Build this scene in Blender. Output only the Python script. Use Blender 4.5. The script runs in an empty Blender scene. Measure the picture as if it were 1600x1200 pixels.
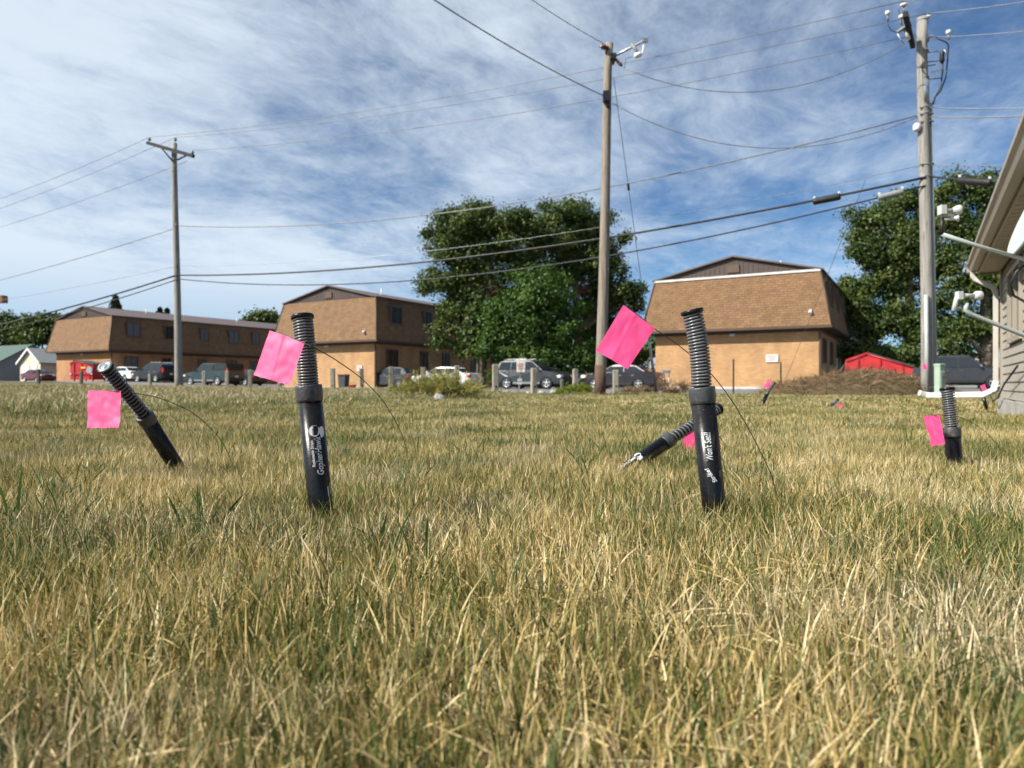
import bpy, bmesh, math, random
import numpy as np
from mathutils import Vector, Matrix, noise as mnoise

random.seed(7)
rng = np.random.default_rng(11)
scene = bpy.context.scene
R = math.radians
col = scene.collection

# ------------------------------------------------------------------ camera
CAM_H = 0.30
FPX = 1109.0                      # focal length in pixels of the 1600 px wide frame
HOR = 601.0
cam_d = bpy.data.cameras.new("camera")
cam = bpy.data.objects.new("camera", cam_d)
col.objects.link(cam)
cam.location = (0, 0, CAM_H)
cam.rotation_euler = (R(90), 0, 0)
cam_d.sensor_width = 36.0
cam_d.lens = 36.0 * FPX / 1600.0
cam_d.clip_start = 0.02
cam_d.clip_end = 5000
cam_d.shift_y = (HOR - 600) / 1600.0
cam_d.dof.use_dof = True
cam_d.dof.focus_distance = 1.52
cam_d.dof.aperture_fstop = 6.4
scene.camera = cam

# ------------------------------------------------------------------ light
SUN_EL, SUN_DIR = 40.0, Vector((-0.925, -0.38, 0))      # towards the sun, on the ground
sun_vec = Vector((SUN_DIR.x * math.cos(R(SUN_EL)), SUN_DIR.y * math.cos(R(SUN_EL)), math.sin(R(SUN_EL))))
sun_d = bpy.data.lights.new("sun", 'SUN')
sun_d.energy = 5.0
sun_d.angle = R(0.53)
sun_d.color = (1.0, 0.945, 0.86)
sun = bpy.data.objects.new("sun", sun_d)
col.objects.link(sun)
sun.rotation_euler = sun_vec.to_track_quat('Z', 'Y').to_euler()

world = bpy.data.worlds.new("World")
scene.world = world
world.use_nodes = True
wn, wl = world.node_tree.nodes, world.node_tree.links
for n in list(wn):
    wn.remove(n)


def N(nodes, typ, **kw):
    n = nodes.new(typ)
    for k, v in kw.items():
        if k.startswith('i_'):
            key = k[2:]
            key = int(key) if key.isdigit() else key.replace('_', ' ')
            n.inputs[key].default_value = v
        else:
            setattr(n, k, v)
    return n


sky = N(wn, 'ShaderNodeTexSky', sky_type='NISHITA', sun_disc=False, sun_elevation=R(SUN_EL),
        sun_rotation=math.atan2(SUN_DIR.x, SUN_DIR.y), altitude=500.0, air_density=0.85, dust_density=0.0, ozone_density=2.4)
w_out = N(wn, 'ShaderNodeOutputWorld')
w_bg = N(wn, 'ShaderNodeBackground', i_Strength=0.070)
world.cycles.sampling_method = 'MANUAL'
world.cycles.sample_map_resolution = 512
tc = N(wn, 'ShaderNodeTexCoord')


def wmath(op, a, b=None, c=None, clamp=False):
    n = N(wn, 'ShaderNodeMath', operation=op, use_clamp=clamp)
    for i, x in enumerate((a, b, c)):
        if x is None:
            continue
        if isinstance(x, (int, float)):
            n.inputs[i].default_value = x
        else:
            wl.new(x, n.inputs[i])
    return n.outputs[0]


sep = N(wn, 'ShaderNodeSeparateXYZ')
wl.new(tc.outputs['Generated'], sep.inputs[0])
zc = wmath('ADD', wmath('MAXIMUM', sep.outputs[2], 0.0), 0.10)
gx = wmath('DIVIDE', sep.outputs[0], zc)
gy = wmath('DIVIDE', sep.outputs[1], zc)
cmb = N(wn, 'ShaderNodeCombineXYZ')
wl.new(gx, cmb.inputs[0]); wl.new(gy, cmb.inputs[1])
# a sheet of high cirrus: streaks lie along one direction of the sheet
mp0 = N(wn, 'ShaderNodeMapping')
mp0.inputs['Rotation'].default_value = (0, 0, R(24))
wl.new(cmb.outputs[0], mp0.inputs[0])
warp = N(wn, 'ShaderNodeTexNoise', i_Scale=0.9, i_Detail=4.0, i_Roughness=0.55)
wl.new(mp0.outputs[0], warp.inputs['Vector'])
vsub = N(wn, 'ShaderNodeVectorMath', operation='MULTIPLY_ADD')
vsub.inputs[1].default_value = (0.55, 0.55, 0)
wl.new(warp.outputs['Color'], vsub.inputs[0]); wl.new(mp0.outputs[0], vsub.inputs[2])


def streak(sx, sy, loc, detail, rough):
    m = N(wn, 'ShaderNodeMapping')
    m.inputs['Scale'].default_value = (sx, sy, 1)
    m.inputs['Location'].default_value = loc
    wl.new(vsub.outputs[0], m.inputs[0])
    t = N(wn, 'ShaderNodeTexNoise', i_Scale=1.0, i_Detail=detail, i_Roughness=rough)
    wl.new(m.outputs[0], t.inputs['Vector'])
    return t.outputs[0]


n_big = streak(0.50, 0.34, (3.1, 1.7, 0), 2.0, 0.5)
n_mid = streak(2.3, 1.25, (0.4, 5.0, 0), 7.0, 0.70)
n_fine = streak(8.5, 6.0, (7.4, 2.0, 0), 5.0, 0.70)
dens = wmath('ADD', wmath('MULTIPLY', n_big, 1.55), wmath('ADD', wmath('MULTIPLY', n_mid, 0.80), wmath('MULTIPLY', n_fine, 0.30)))
dens = wmath('SUBTRACT', dens, wmath('MULTIPLY', sep.outputs[0], 0.48))       # thinner towards the right
ramp = N(wn, 'ShaderNodeMapRange', interpolation_type='SMOOTHSTEP')
ramp.inputs['From Min'].default_value = 0.97
ramp.inputs['From Max'].default_value = 1.62
wl.new(dens, ramp.inputs['Value'])
low = N(wn, 'ShaderNodeMapRange', interpolation_type='SMOOTHSTEP')
low.inputs['From Min'].default_value = 0.02
low.inputs['From Max'].default_value = 0.17
low.inputs['To Min'].default_value = 0.25
wl.new(sep.outputs[2], low.inputs['Value'])
cov = wmath('MULTIPLY', wmath('MULTIPLY', ramp.outputs[0], 0.90), low.outputs[0])
cloud = N(wn, 'ShaderNodeRGB')
cloud.outputs[0].default_value = (7.4, 8.4, 9.4, 1)
mixc = N(wn, 'ShaderNodeMix', data_type='RGBA')
wl.new(cov, mixc.inputs['Factor'])
grade = N(wn, 'ShaderNodeMix', data_type='RGBA', blend_type='MULTIPLY')
grade.inputs['Factor'].default_value = 1.0
grade.inputs['B'].default_value = (0.62, 0.86, 1.02, 1)
wl.new(sky.outputs[0], grade.inputs['A'])
wl.new(grade.outputs['Result'], mixc.inputs['A'])
wl.new(cloud.outputs[0], mixc.inputs['B'])
wl.new(mixc.outputs['Result'], w_bg.inputs['Color'])
wl.new(w_bg.outputs[0], w_out.inputs[0])

vs = scene.view_settings
vs.view_transform = 'Standard'
vs.look = 'None'
vs.exposure = 0.62
vs.gamma = 1.0
vs.use_curve_mapping = False
scene.cycles.use_denoising = True
scene.cycles.max_bounces = 4
scene.cycles.diffuse_bounces = 2
scene.cycles.glossy_bounces = 2
scene.cycles.transmission_bounces = 2
scene.cycles.adaptive_threshold = 0.03
scene.cycles.transparent_max_bounces = 6
scene.cycles.caustics_reflective = False
scene.cycles.caustics_refractive = False


# ================================================================== helpers
def P(px, py, d):
    """the place seen at pixel (px, py) of the photograph when it is d metres away"""
    return Vector(((px - 800) / FPX * d, d, CAM_H + (HOR - py) / FPX * d))


def smooth01(t):
    t = min(1.0, max(0.0, t))
    return t * t * (3 - 2 * t)


def ground_z(x, y):
    z = 0.16 * math.exp(-((x + 15) / 7.5) ** 2 - ((y - 21) / 7.0) ** 2)
    z += 0.62 * smooth01((-x - 16) / 24) * smooth01((y - 34) / 30)
    z += -0.27 * math.exp(-((x - 7.0) / 2.0) ** 2 - ((y - 8.6) / 2.2) ** 2)
    z += 0.06 * math.exp(-((x - 9.0) / 3.0) ** 2 - ((y - 19.5) / 3.0) ** 2)
    near = smooth01((60 - y) / 30)
    z += near * 0.012 * mnoise.noise(Vector((x * 0.9, y * 0.9, 0.3))) + near * 0.018 * mnoise.noise(Vector((x * 0.25, y * 0.25, 4.3)))
    return z


def tag(o, label=None, cat=None, group=None, kind=None):
    if label: o['label'] = label
    if cat: o['category'] = cat
    if group: o['group'] = group
    if kind: o['kind'] = kind
    return o


def thing(name, loc, label, cat, group=None, rz=0.0):
    o = bpy.data.objects.new(name, None)
    o.empty_display_size = 0.1
    col.objects.link(o)
    o.location = loc
    o.rotation_euler = (0, 0, rz)
    return tag(o, label, cat, group)


def link(name, me, parent=None):
    o = bpy.data.objects.new(name, me)
    col.objects.link(o)
    if parent is not None:
        o.parent = parent
    return o


def root_loc(o):
    while o.parent is not None:
        o = o.parent
    return Vector(o.location)


class MB:
    def __init__(s):
        s.v, s.f, s.sm = [], [], []

    def add(s, vs_, fs_, smooth=False):
        b = len(s.v)
        s.v += [tuple(p) for p in vs_]
        s.f += [tuple(i + b for i in f) for f in fs_]
        s.sm += [smooth] * len(fs_)
        return s

    def box(s, c, size, m=None):
        x, y, z = (q / 2 for q in size)
        pts = [Vector((a, b, d)) for d in (-z, z) for a, b in ((-x, -y), (x, -y), (x, y), (-x, y))]
        if m is not None:
            pts = [m @ p for p in pts]
        pts = [p + Vector(c) for p in pts]
        return s.add(pts, [(3, 2, 1, 0), (4, 5, 6, 7), (0, 1, 5, 4), (1, 2, 6, 5), (2, 3, 7, 6), (3, 0, 4, 7)])

    def cbox(s, c, size, ch, m=None):
        """box with chamfered upright edges and top"""
        x, y, z = (q / 2 for q in size)
        ring = lambda a, b, zz: [Vector(q + (zz,)) for q in ((-a + ch, -b), (a - ch, -b), (a, -b + ch), (a, b - ch), (a - ch, b), (-a + ch, b), (-a, b - ch), (-a, -b + ch))]
        pts = ring(x, y, -z) + ring(x, y, z - ch) + [Vector((p.x * (1 - ch / x), p.y * (1 - ch / y), z)) for p in ring(x, y, z)]
        if m is not None:
            pts = [m @ p for p in pts]
        pts = [p + Vector(c) for p in pts]
        f = [tuple(range(7, -1, -1)), tuple(range(16, 24))]
        for k in (0, 8):
            for i in range(8):
                j = (i + 1) % 8
                f.append((k + i, k + j, k + 8 + j, k + 8 + i))
        return s.add(pts, f)

    def prism(s, poly, a, b, axis='y'):
        """poly of (p, q) extruded between a and b along an axis; y: poly is x,z; x: poly is y,z; z: poly is x,y"""
        mk = {'y': lambda p, q, t: (p, t, q), 'x': lambda p, q, t: (t, p, q), 'z': lambda p, q, t: (p, q, t)}[axis]
        n = len(poly)
        pts = [mk(p, q, a) for p, q in poly] + [mk(p, q, b) for p, q in poly]
        f = [tuple(range(n)), tuple(range(2 * n - 1, n - 1, -1))]
        f += [(i, i + n, (i + 1) % n + n, (i + 1) % n) for i in range(n)]
        return s.add(pts, f)

    def tube(s, path, r, n=8, cap=True):
        path = [Vector(p) for p in path]
        rs = r if isinstance(r, (list, tuple)) else [r] * len(path)
        t0 = (path[1] - path[0]).normalized()
        ref = Vector((0, 0, 1)) if abs(t0.z) < 0.9 else Vector((1, 0, 0))
        a = t0.cross(ref).normalized()
        pts = []
        for i, p in enumerate(path):
            t = (path[min(i + 1, len(path) - 1)] - path[max(i - 1, 0)]).normalized()
            a = (a - t * a.dot(t)).normalized()
            b = t.cross(a)
            for k in range(n):
                an = 2 * math.pi * k / n
                pts.append(p + (a * math.cos(an) + b * math.sin(an)) * rs[i])
        f = []
        for i in range(len(path) - 1):
            for k in range(n):
                k2 = (k + 1) % n
                f.append((i * n + k, i * n + k2, (i + 1) * n + k2, (i + 1) * n + k))
        s.add(pts, f, True)
        if cap:
            m = len(s.v) - len(pts)
            s.f.append(tuple(m + k for k in range(n - 1, -1, -1))); s.sm.append(False)
            e = m + (len(path) - 1) * n
            s.f.append(tuple(e + k for k in range(n))); s.sm.append(False)
        return s

    def lathe(s, o, axis, prof, n=24, sharp=False, cap=True):
        """prof of (radius, height along axis) from o"""
        axis = Vector(axis).normalized()
        ref = Vector((0, 0, 1)) if abs(axis.z) < 0.9 else Vector((1, 0, 0))
        a = axis.cross(ref).normalized(); b = axis.cross(a)
        o = Vector(o)
        pts, f = [], []
        for r, h in prof:
            for k in range(n):
                an = 2 * math.pi * k / n
                pts.append(o + axis * h + (a * math.cos(an) + b * math.sin(an)) * r)
        for i in range(len(prof) - 1):
            for k in range(n):
                k2 = (k + 1) % n
                f.append((i * n + k, (i + 1) * n + k, (i + 1) * n + k2, i * n + k2))
        s.add(pts, f, not sharp)
        m = len(s.v) - len(pts)
        if cap and prof[0][0] > 1e-5:
            s.f.append(tuple(m + k for k in range(n))); s.sm.append(False)
        if cap and prof[-1][0] > 1e-5:
            e = m + (len(prof) - 1) * n
            s.f.append(tuple(e + k for k in range(n - 1, -1, -1))); s.sm.append(False)
        return s

    def mesh(s, name, mat, off=None):
        me = bpy.data.meshes.new(name)
        vs_ = s.v if off is None else [(p[0] - off.x, p[1] - off.y, p[2] - off.z) for p in s.v]
        me.from_pydata(vs_, [], s.f)
        me.polygons.foreach_set('use_smooth', s.sm)
        me.materials.append(mat)
        me.update()
        return me

    def build(s, name, mat, parent=None, world_space=False):
        off = root_loc(parent) if (world_space and parent is not None) else None
        me = s.mesh(name, mat, off)
        bm = bmesh.new(); bm.from_mesh(me)
        bmesh.ops.recalc_face_normals(bm, faces=bm.faces)
        bm.to_mesh(me); bm.free()
        return link(name, me, parent)


# ------------------------------------------------------------------ materials
MATS = {}


def nodes_of(name):
    m = bpy.data.materials.new(name)
    m.use_nodes = True
    nt = m.node_tree
    b = nt.nodes['Principled BSDF']
    MATS[name] = m
    return m, nt.nodes, nt.links, b


def ramp_node(nodes, stops):
    r = nodes.new('ShaderNodeValToRGB')
    e = r.color_ramp.elements
    while len(e) < len(stops):
        e.new(0.5)
    for k, (p, c) in enumerate(stops):
        e[k].position = p
        e[k].color = (c[0], c[1], c[2], 1)
    return r


def mat(name, color, rough=0.6, var=0.25, scale=6.0, bump=0.0, bscale=40.0, metal=0.0, stretch=None, spec=None, coat=0.0, detail=6.0):
    """plain painted / weathered surface: mottled colour, uneven gloss, fine relief"""
    m, nd, lk, b = nodes_of(name)
    t = N(nd, 'ShaderNodeTexCoord')
    mp = N(nd, 'ShaderNodeMapping')
    if stretch:
        mp.inputs['Scale'].default_value = stretch
    lk.new(t.outputs['Object'], mp.inputs[0])
    nz = N(nd, 'ShaderNodeTexNoise', i_Scale=scale, i_Detail=detail, i_Roughness=0.62)
    lk.new(mp.outputs[0], nz.inputs['Vector'])
    lo = [c * (1 - var) for c in color]
    hi = [min(1, c * (1 + var)) for c in color]
    rp = ramp_node(nd, [(0.32, lo), (0.68, hi)])
    lk.new(nz.outputs[0], rp.inputs[0])
    lk.new(rp.outputs[0], b.inputs['Base Color'])
    mr = N(nd, 'ShaderNodeMapRange')
    mr.inputs['To Min'].default_value = max(0.02, rough - 0.12)
    mr.inputs['To Max'].default_value = min(1, rough + 0.12)
    lk.new(nz.outputs[0], mr.inputs['Value'])
    lk.new(mr.outputs[0], b.inputs['Roughness'])
    b.inputs['Metallic'].default_value = metal
    if spec is not None:
        b.inputs['Specular IOR Level'].default_value = spec
    if coat:
        b.inputs['Coat Weight'].default_value = coat
        b.inputs['Coat Roughness'].default_value = 0.06
    if bump:
        n2 = N(nd, 'ShaderNodeTexNoise', i_Scale=bscale, i_Detail=5.0, i_Roughness=0.6)
        lk.new(mp.outputs[0], n2.inputs['Vector'])
        bp = N(nd, 'ShaderNodeBump', i_Strength=min(1.0, bump), i_Distance=0.02)
        lk.new(n2.outputs[0], bp.inputs['Height'])
        lk.new(bp.outputs[0], b.inputs['Normal'])
    return m


def brick_mat(name, c1, c2, mortar, bw, bh, ms, mott, bump=0.4, rough=0.85):
    """courses laid along x+y of the object and up z"""
    m, nd, lk, b = nodes_of(name)
    t = N(nd, 'ShaderNodeTexCoord')
    sp = N(nd, 'ShaderNodeSeparateXYZ'); lk.new(t.outputs['Object'], sp.inputs[0])
    ad = N(nd, 'ShaderNodeMath', operation='ADD'); lk.new(sp.outputs[0], ad.inputs[0]); lk.new(sp.outputs[1], ad.inputs[1])
    cb = N(nd, 'ShaderNodeCombineXYZ'); lk.new(ad.outputs[0], cb.inputs[0]); lk.new(sp.outputs[2], cb.inputs[1])
    br = N(nd, 'ShaderNodeTexBrick', i_Scale=1.0)
    br.inputs['Color1'].default_value = (*c1, 1); br.inputs['Color2'].default_value = (*c2, 1)
    br.inputs['Mortar'].default_value = (*mortar, 1)
    br.inputs['Brick Width'].default_value = bw; br.inputs['Row Height'].default_value = bh
    br.inputs['Mortar Size'].default_value = ms
    lk.new(cb.outputs[0], br.inputs['Vector'])
    nz = N(nd, 'ShaderNodeTexNoise', i_Scale=mott, i_Detail=7.0, i_Roughness=0.7)
    lk.new(t.outputs['Object'], nz.inputs['Vector'])
    rp = ramp_node(nd, [(0.3, (0.72, 0.72, 0.72)), (0.7, (1.2, 1.2, 1.2))])
    lk.new(nz.outputs[0], rp.inputs[0])
    mx = N(nd, 'ShaderNodeMix', data_type='RGBA', blend_type='MULTIPLY')
    mx.inputs['Factor'].default_value = 1.0
    lk.new(br.outputs[0], mx.inputs['A']); lk.new(rp.outputs[0], mx.inputs['B'])
    lk.new(mx.outputs['Result'], b.inputs['Base Color'])
    b.inputs['Roughness'].default_value = rough
    bp = N(nd, 'ShaderNodeBump', i_Strength=bump, i_Distance=0.02, invert=True)
    lk.new(br.outputs['Fac'], bp.inputs['Height'])
    lk.new(bp.outputs[0], b.inputs['Normal'])
    return m


def leafy_mat(name, stops, trans=0.35, patch=0.0, pscale=0.8, pscale2=6.0, rough=0.55, gloss=0.03, grey=0.0):
    """blades and leaves: colour by each leaf's own tint, drifting with patches of the ground, light shining through"""
    m, nd, lk, b = nodes_of(name)
    nd.remove(b)
    out = nd['Material Output']
    at = N(nd, 'ShaderNodeAttribute', attribute_name='tint')
    fac = at.outputs['Fac']
    if patch:
        g = N(nd, 'ShaderNodeNewGeometry')
        mp = N(nd, 'ShaderNodeMapping'); mp.inputs['Scale'].default_value = (1, 1, 0)
        lk.new(g.outputs['Position'], mp.inputs[0])
        n1 = N(nd, 'ShaderNodeTexNoise', i_Scale=pscale, i_Detail=3.0, i_Roughness=0.55)
        n2 = N(nd, 'ShaderNodeTexNoise', i_Scale=pscale2, i_Detail=2.0, i_Roughness=0.5)
        lk.new(mp.outputs[0], n1.inputs['Vector']); lk.new(mp.outputs[0], n2.inputs['Vector'])
        s1 = N(nd, 'ShaderNodeMath', operation='ADD'); lk.new(n1.outputs[0], s1.inputs[0])
        s0 = N(nd, 'ShaderNodeMath', operation='MULTIPLY', i_1=0.45); lk.new(n2.outputs[0], s0.inputs[0])
        lk.new(s0.outputs[0], s1.inputs[1])
        s2 = N(nd, 'ShaderNodeMath', operation='SUBTRACT', i_1=0.725); lk.new(s1.outputs[0], s2.inputs[0])
        s3 = N(nd, 'ShaderNodeMath', operation='MULTIPLY_ADD', i_1=patch); lk.new(s2.outputs[0], s3.inputs[0])
        lk.new(fac, s3.inputs[2])
        fac = s3.outputs[0]
    rp = ramp_node(nd, stops)
    lk.new(fac, rp.inputs[0])
    base_c = rp.outputs[0]
    if grey:
        n3 = N(nd, 'ShaderNodeTexNoise', i_Scale=2.1, i_Detail=4.0, i_Roughness=0.6)
        mp3 = N(nd, 'ShaderNodeMapping'); mp3.inputs['Location'].default_value = (7.3, 2.2, 0)
        lk.new(mp.outputs[0], mp3.inputs[0]); lk.new(mp3.outputs[0], n3.inputs['Vector'])
        mr3 = N(nd, 'ShaderNodeMapRange'); mr3.inputs['From Min'].default_value = 0.48; mr3.inputs['From Max'].default_value = 0.66; mr3.inputs['To Max'].default_value = grey
        lk.new(n3.outputs[0], mr3.inputs['Value'])
        hs = N(nd, 'ShaderNodeHueSaturation', i_Saturation=0.45, i_Value=1.0); lk.new(base_c, hs.inputs['Color'])
        mg = N(nd, 'ShaderNodeMix', data_type='RGBA'); lk.new(mr3.outputs[0], mg.inputs['Factor']); lk.new(base_c, mg.inputs['A']); lk.new(hs.outputs[0], mg.inputs['B'])
        base_c = mg.outputs['Result']
    dif = N(nd, 'ShaderNodeBsdfDiffuse'); tr = N(nd, 'ShaderNodeBsdfTranslucent'); gl = N(nd, 'ShaderNodeBsdfGlossy', i_Roughness=rough)
    gl.inputs['Color'].default_value = (0.9, 0.9, 0.9, 1)
    lk.new(base_c, dif.inputs[0]); lk.new(base_c, tr.inputs[0])
    m1 = N(nd, 'ShaderNodeMixShader', i_0=trans); lk.new(dif.outputs[0], m1.inputs[1]); lk.new(tr.outputs[0], m1.inputs[2])
    m2 = N(nd, 'ShaderNodeMixShader', i_0=gloss); lk.new(m1.outputs[0], m2.inputs[1]); lk.new(gl.outputs[0], m2.inputs[2])
    lk.new(m2.outputs[0], out.inputs[0])
    return m


def glass_mat(name, tint=(0.02, 0.025, 0.03), rough=0.04, spec=0.5):
    m, nd, lk, b = nodes_of(name)
    b.inputs['Base Color'].default_value = (*tint, 1)
    b.inputs['Roughness'].default_value = rough
    b.inputs['Specular IOR Level'].default_value = spec
    return m


STRAW = [(0.0, (0.040, 0.080, 0.014)), (0.25, (0.095, 0.140, 0.028)), (0.42, (0.23, 0.205, 0.055)), (0.60, (0.46, 0.34, 0.12)), (0.85, (0.66, 0.50, 0.225)), (1.0, (0.80, 0.66, 0.38))]
M_GRASS = leafy_mat('dry_lawn_blades', STRAW, trans=0.25, patch=1.45, pscale=1.3, pscale2=6.0, gloss=0.03, grey=0.35)
M_ROUGH = leafy_mat('rough_field_blades', [(0.0, (0.07, 0.12, 0.025)), (0.35, (0.17, 0.20, 0.06)), (0.65, (0.33, 0.26, 0.11)), (1.0, (0.52, 0.43, 0.24))], trans=0.35, patch=0.7, pscale=0.30, pscale2=2.0)
M_TUFT = leafy_mat('green_tuft_blades', [(0.0, (0.03, 0.075, 0.015)), (1.0, (0.09, 0.16, 0.035))], trans=0.35)
M_BUSH = leafy_mat('rabbitbrush', [(0.0, (0.14, 0.16, 0.035)), (0.6, (0.30, 0.27, 0.07)), (1.0, (0.50, 0.41, 0.10))], trans=0.3)
M_BUSHG = leafy_mat('green_weed', [(0.0, (0.10, 0.15, 0.015)), (1.0, (0.28, 0.30, 0.03))], trans=0.35)
M_DRY = leafy_mat('dry_weed_stems', [(0.0, (0.09, 0.055, 0.028)), (0.5, (0.22, 0.14, 0.075)), (1.0, (0.40, 0.29, 0.165))], trans=0.15)
M_LEAF = leafy_mat('broad_leaves', [(0.0, (0.026, 0.052, 0.011)), (0.5, (0.068, 0.106, 0.021)), (1.0, (0.150, 0.180, 0.040))], trans=0.26, gloss=0.02, rough=0.5)
M_LEAF2 = leafy_mat('younger_leaves', [(0.0, (0.030, 0.070, 0.010)), (0.5, (0.062, 0.120, 0.018)), (1.0, (0.10, 0.170, 0.028))], trans=0.28, gloss=0.02, rough=0.5)
M_DEAD = leafy_mat('dead_leaves', [(0.0, (0.09, 0.05, 0.03)), (1.0, (0.20, 0.12, 0.08))], trans=0.2)
M_NEEDLE = leafy_mat('needles', [(0.0, (0.015, 0.03, 0.015)), (1.0, (0.045, 0.07, 0.035))], trans=0.1)
M_BARK = mat('bark', (0.16, 0.13, 0.10), 0.9, 0.4, 5, 0.8, 18, stretch=(1, 1, 0.25))
M_WOODPOLE = mat('weathered_pole_wood', (0.26, 0.22, 0.175), 0.85, 0.33, 9, 0.7, 30, stretch=(3, 3, 0.14))
M_WOODGREY = mat('greyed_pole_wood', (0.29, 0.275, 0.245), 0.85, 0.30, 9, 0.7, 30, stretch=(3, 3, 0.14))
M_CREOSOTE = mat('stained_pole_butt', (0.10, 0.055, 0.035), 0.8, 0.5, 9, 0.6, 30, stretch=(3, 3, 0.2))
M_ARM = mat('dark_crossarm_wood', (0.022, 0.018, 0.015), 0.85, 0.35, 7, 0.5, 30)
M_POST = mat('weathered_post_wood', (0.33, 0.30, 0.235), 0.9, 0.35, 10, 0.7, 30, stretch=(3, 3, 0.25))
M_POSTD = mat('dark_post_wood', (0.13, 0.125, 0.11), 0.9, 0.35, 10, 0.7, 30, stretch=(3, 3, 0.25))
M_HOLE = mat('hole_dark', (0.01, 0.009, 0.008), 0.9, 0.2)
M_STEEL = mat('galvanised_steel', (0.44, 0.46, 0.48), 0.45, 0.2, 12, metal=0.7)
M_WIRE = mat('wire_grey', (0.20, 0.205, 0.21), 0.5, 0.2, 3, metal=0.4)
M_CABLE = mat('black_cable', (0.02, 0.021, 0.023), 0.5, 0.3, 3)
M_STRAND = mat('bright_strand', (0.30, 0.31, 0.33), 0.4, 0.2, 3, metal=0.6)
M_PORC = mat('white_porcelain', (0.80, 0.80, 0.78), 0.2, 0.06, 20)
M_PORCB = mat('brown_porcelain', (0.13, 0.045, 0.025), 0.25, 0.2, 20)
M_PVC = mat('grey_conduit', (0.42, 0.44, 0.45), 0.5, 0.1, 8)
M_BRICK = brick_mat('tan_brick', (0.53, 0.305, 0.14), (0.44, 0.245, 0.105), (0.41, 0.26, 0.14), 0.30, 0.10, 0.012, 0.6, 0.35)
M_BRICKR = brick_mat('orange_brick', (0.48, 0.25, 0.115), (0.42, 0.21, 0.09), (0.40, 0.24, 0.13), 0.30, 0.10, 0.012, 0.6, 0.35)
M_SHINGLE = brick_mat('brown_shingle', (0.262, 0.150, 0.072), (0.205, 0.114, 0.053), (0.145, 0.080, 0.038), 0.42, 0.155, 0.02, 2.2, 0.7)
M_BROWN = mat('brown_metal', (0.068, 0.046, 0.038), 0.55, 0.15, 3)
M_BROWNROOF = mat('brown_roof', (0.115, 0.082, 0.072), 0.6, 0.15, 1.5)
M_TRIM = mat('brown_trim', (0.075, 0.045, 0.028), 0.6, 0.2, 3)
M_FLASH = mat('pale_flashing', (0.62, 0.60, 0.57), 0.4, 0.15, 3)
M_GLASS = glass_mat('window_glass')
M_GLASSP = glass_mat('curtained_glass', (0.12, 0.125, 0.13), 0.3, 0.25)
M_GLASSD = glass_mat('dark_room_glass', (0.018, 0.017, 0.016), 0.25, 0.18)
M_FRAME = mat('bronze_frame', (0.10, 0.062, 0.038), 0.5, 0.15)
M_CONC = mat('concrete', (0.36, 0.345, 0.32), 0.9, 0.2, 8, 0.5, 60)
M_KERB = mat('pale_concrete', (0.52, 0.51, 0.48), 0.9, 0.15, 5, 0.3, 40)
M_WHITE = mat('white_paint', (0.80, 0.80, 0.78), 0.5, 0.06, 5)
M_SIGN = mat('sign_white', (0.78, 0.76, 0.70), 0.55, 0.06, 8)
M_SIGNRED = mat('sign_red_ink', (0.45, 0.04, 0.03), 0.6, 0.1, 8)
M_SIGNINK = mat('sign_dark_ink', (0.04, 0.04, 0.04), 0.6, 0.1, 8)
M_TYRE = mat('tyre', (0.018, 0.018, 0.018), 0.85, 0.2, 8)
M_RIM = mat('alloy', (0.60, 0.61, 0.62), 0.3, 0.1, 8, metal=0.7)
M_DARK = mat('dark_plastic', (0.012, 0.012, 0.0125), 0.55, 0.2, 8)
M_CHROME = mat('chrome', (0.75, 0.75, 0.76), 0.12, 0.05, 8, metal=1.0)
M_LAMP = mat('headlamp_lens', (0.75, 0.76, 0.76), 0.15, 0.05, 8)
M_TAIL = mat('tail_lamp_lens', (0.55, 0.02, 0.02), 0.2, 0.1, 8)
M_AMBER = mat('amber_lens', (0.75, 0.28, 0.03), 0.2, 0.1, 8)
M_PLATE = mat('plate', (0.55, 0.56, 0.58), 0.5, 0.05, 8)
M_RED = mat('red_dumpster_paint', (0.46, 0.025, 0.03), 0.45, 0.22, 3, 0.15, 8)
M_LID = mat('dumpster_lid', (0.045, 0.047, 0.05), 0.55, 0.2, 3)
M_PED = mat('pale_green_enamel', (0.33, 0.43, 0.33), 0.5, 0.08, 4)
M_SIDING = mat('taupe_siding', (0.34, 0.315, 0.27), 0.55, 0.06, 3, 0.1, 60)
M_TRIMT = mat('taupe_trim', (0.335, 0.295, 0.24), 0.45, 0.06, 3)
M_SOFFIT = mat('soffit', (0.47, 0.41, 0.33), 0.55, 0.05, 3)
M_GUTTERW = mat('downspout_white', (0.72, 0.71, 0.67), 0.4, 0.06, 4)
M_DSPOUT = mat('downspout_shaded', (0.50, 0.475, 0.42), 0.4, 0.08, 4)  # white downspout with the eave's shade put into its colour
M_ROOFH = mat('house_shingles', (0.10, 0.085, 0.075), 0.9, 0.3, 12, 0.5, 50)
M_DISH = mat('dish_grey', (0.40, 0.45, 0.44), 0.4, 0.06, 4)
M_LNB = mat('lnb_white', (0.50, 0.51, 0.52), 0.4, 0.06, 8)
M_GREENROOF = mat('green_metal_roof', (0.055, 0.10, 0.075), 0.5, 0.12, 1.5)
M_GREYROOF = mat('grey_shingle_roof', (0.25, 0.26, 0.26), 0.85, 0.15, 4)
M_GREYWALL = mat('grey_siding', (0.25, 0.26, 0.26), 0.7, 0.1, 2)
M_CREAM = mat('cream_siding', (0.56, 0.52, 0.42), 0.7, 0.08, 2)
M_ROCK = mat('rock', (0.42, 0.40, 0.37), 0.9, 0.25, 9, 0.8, 30)
M_TPOST = mat('green_steel_post', (0.045, 0.075, 0.05), 0.6, 0.2, 9)
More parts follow.
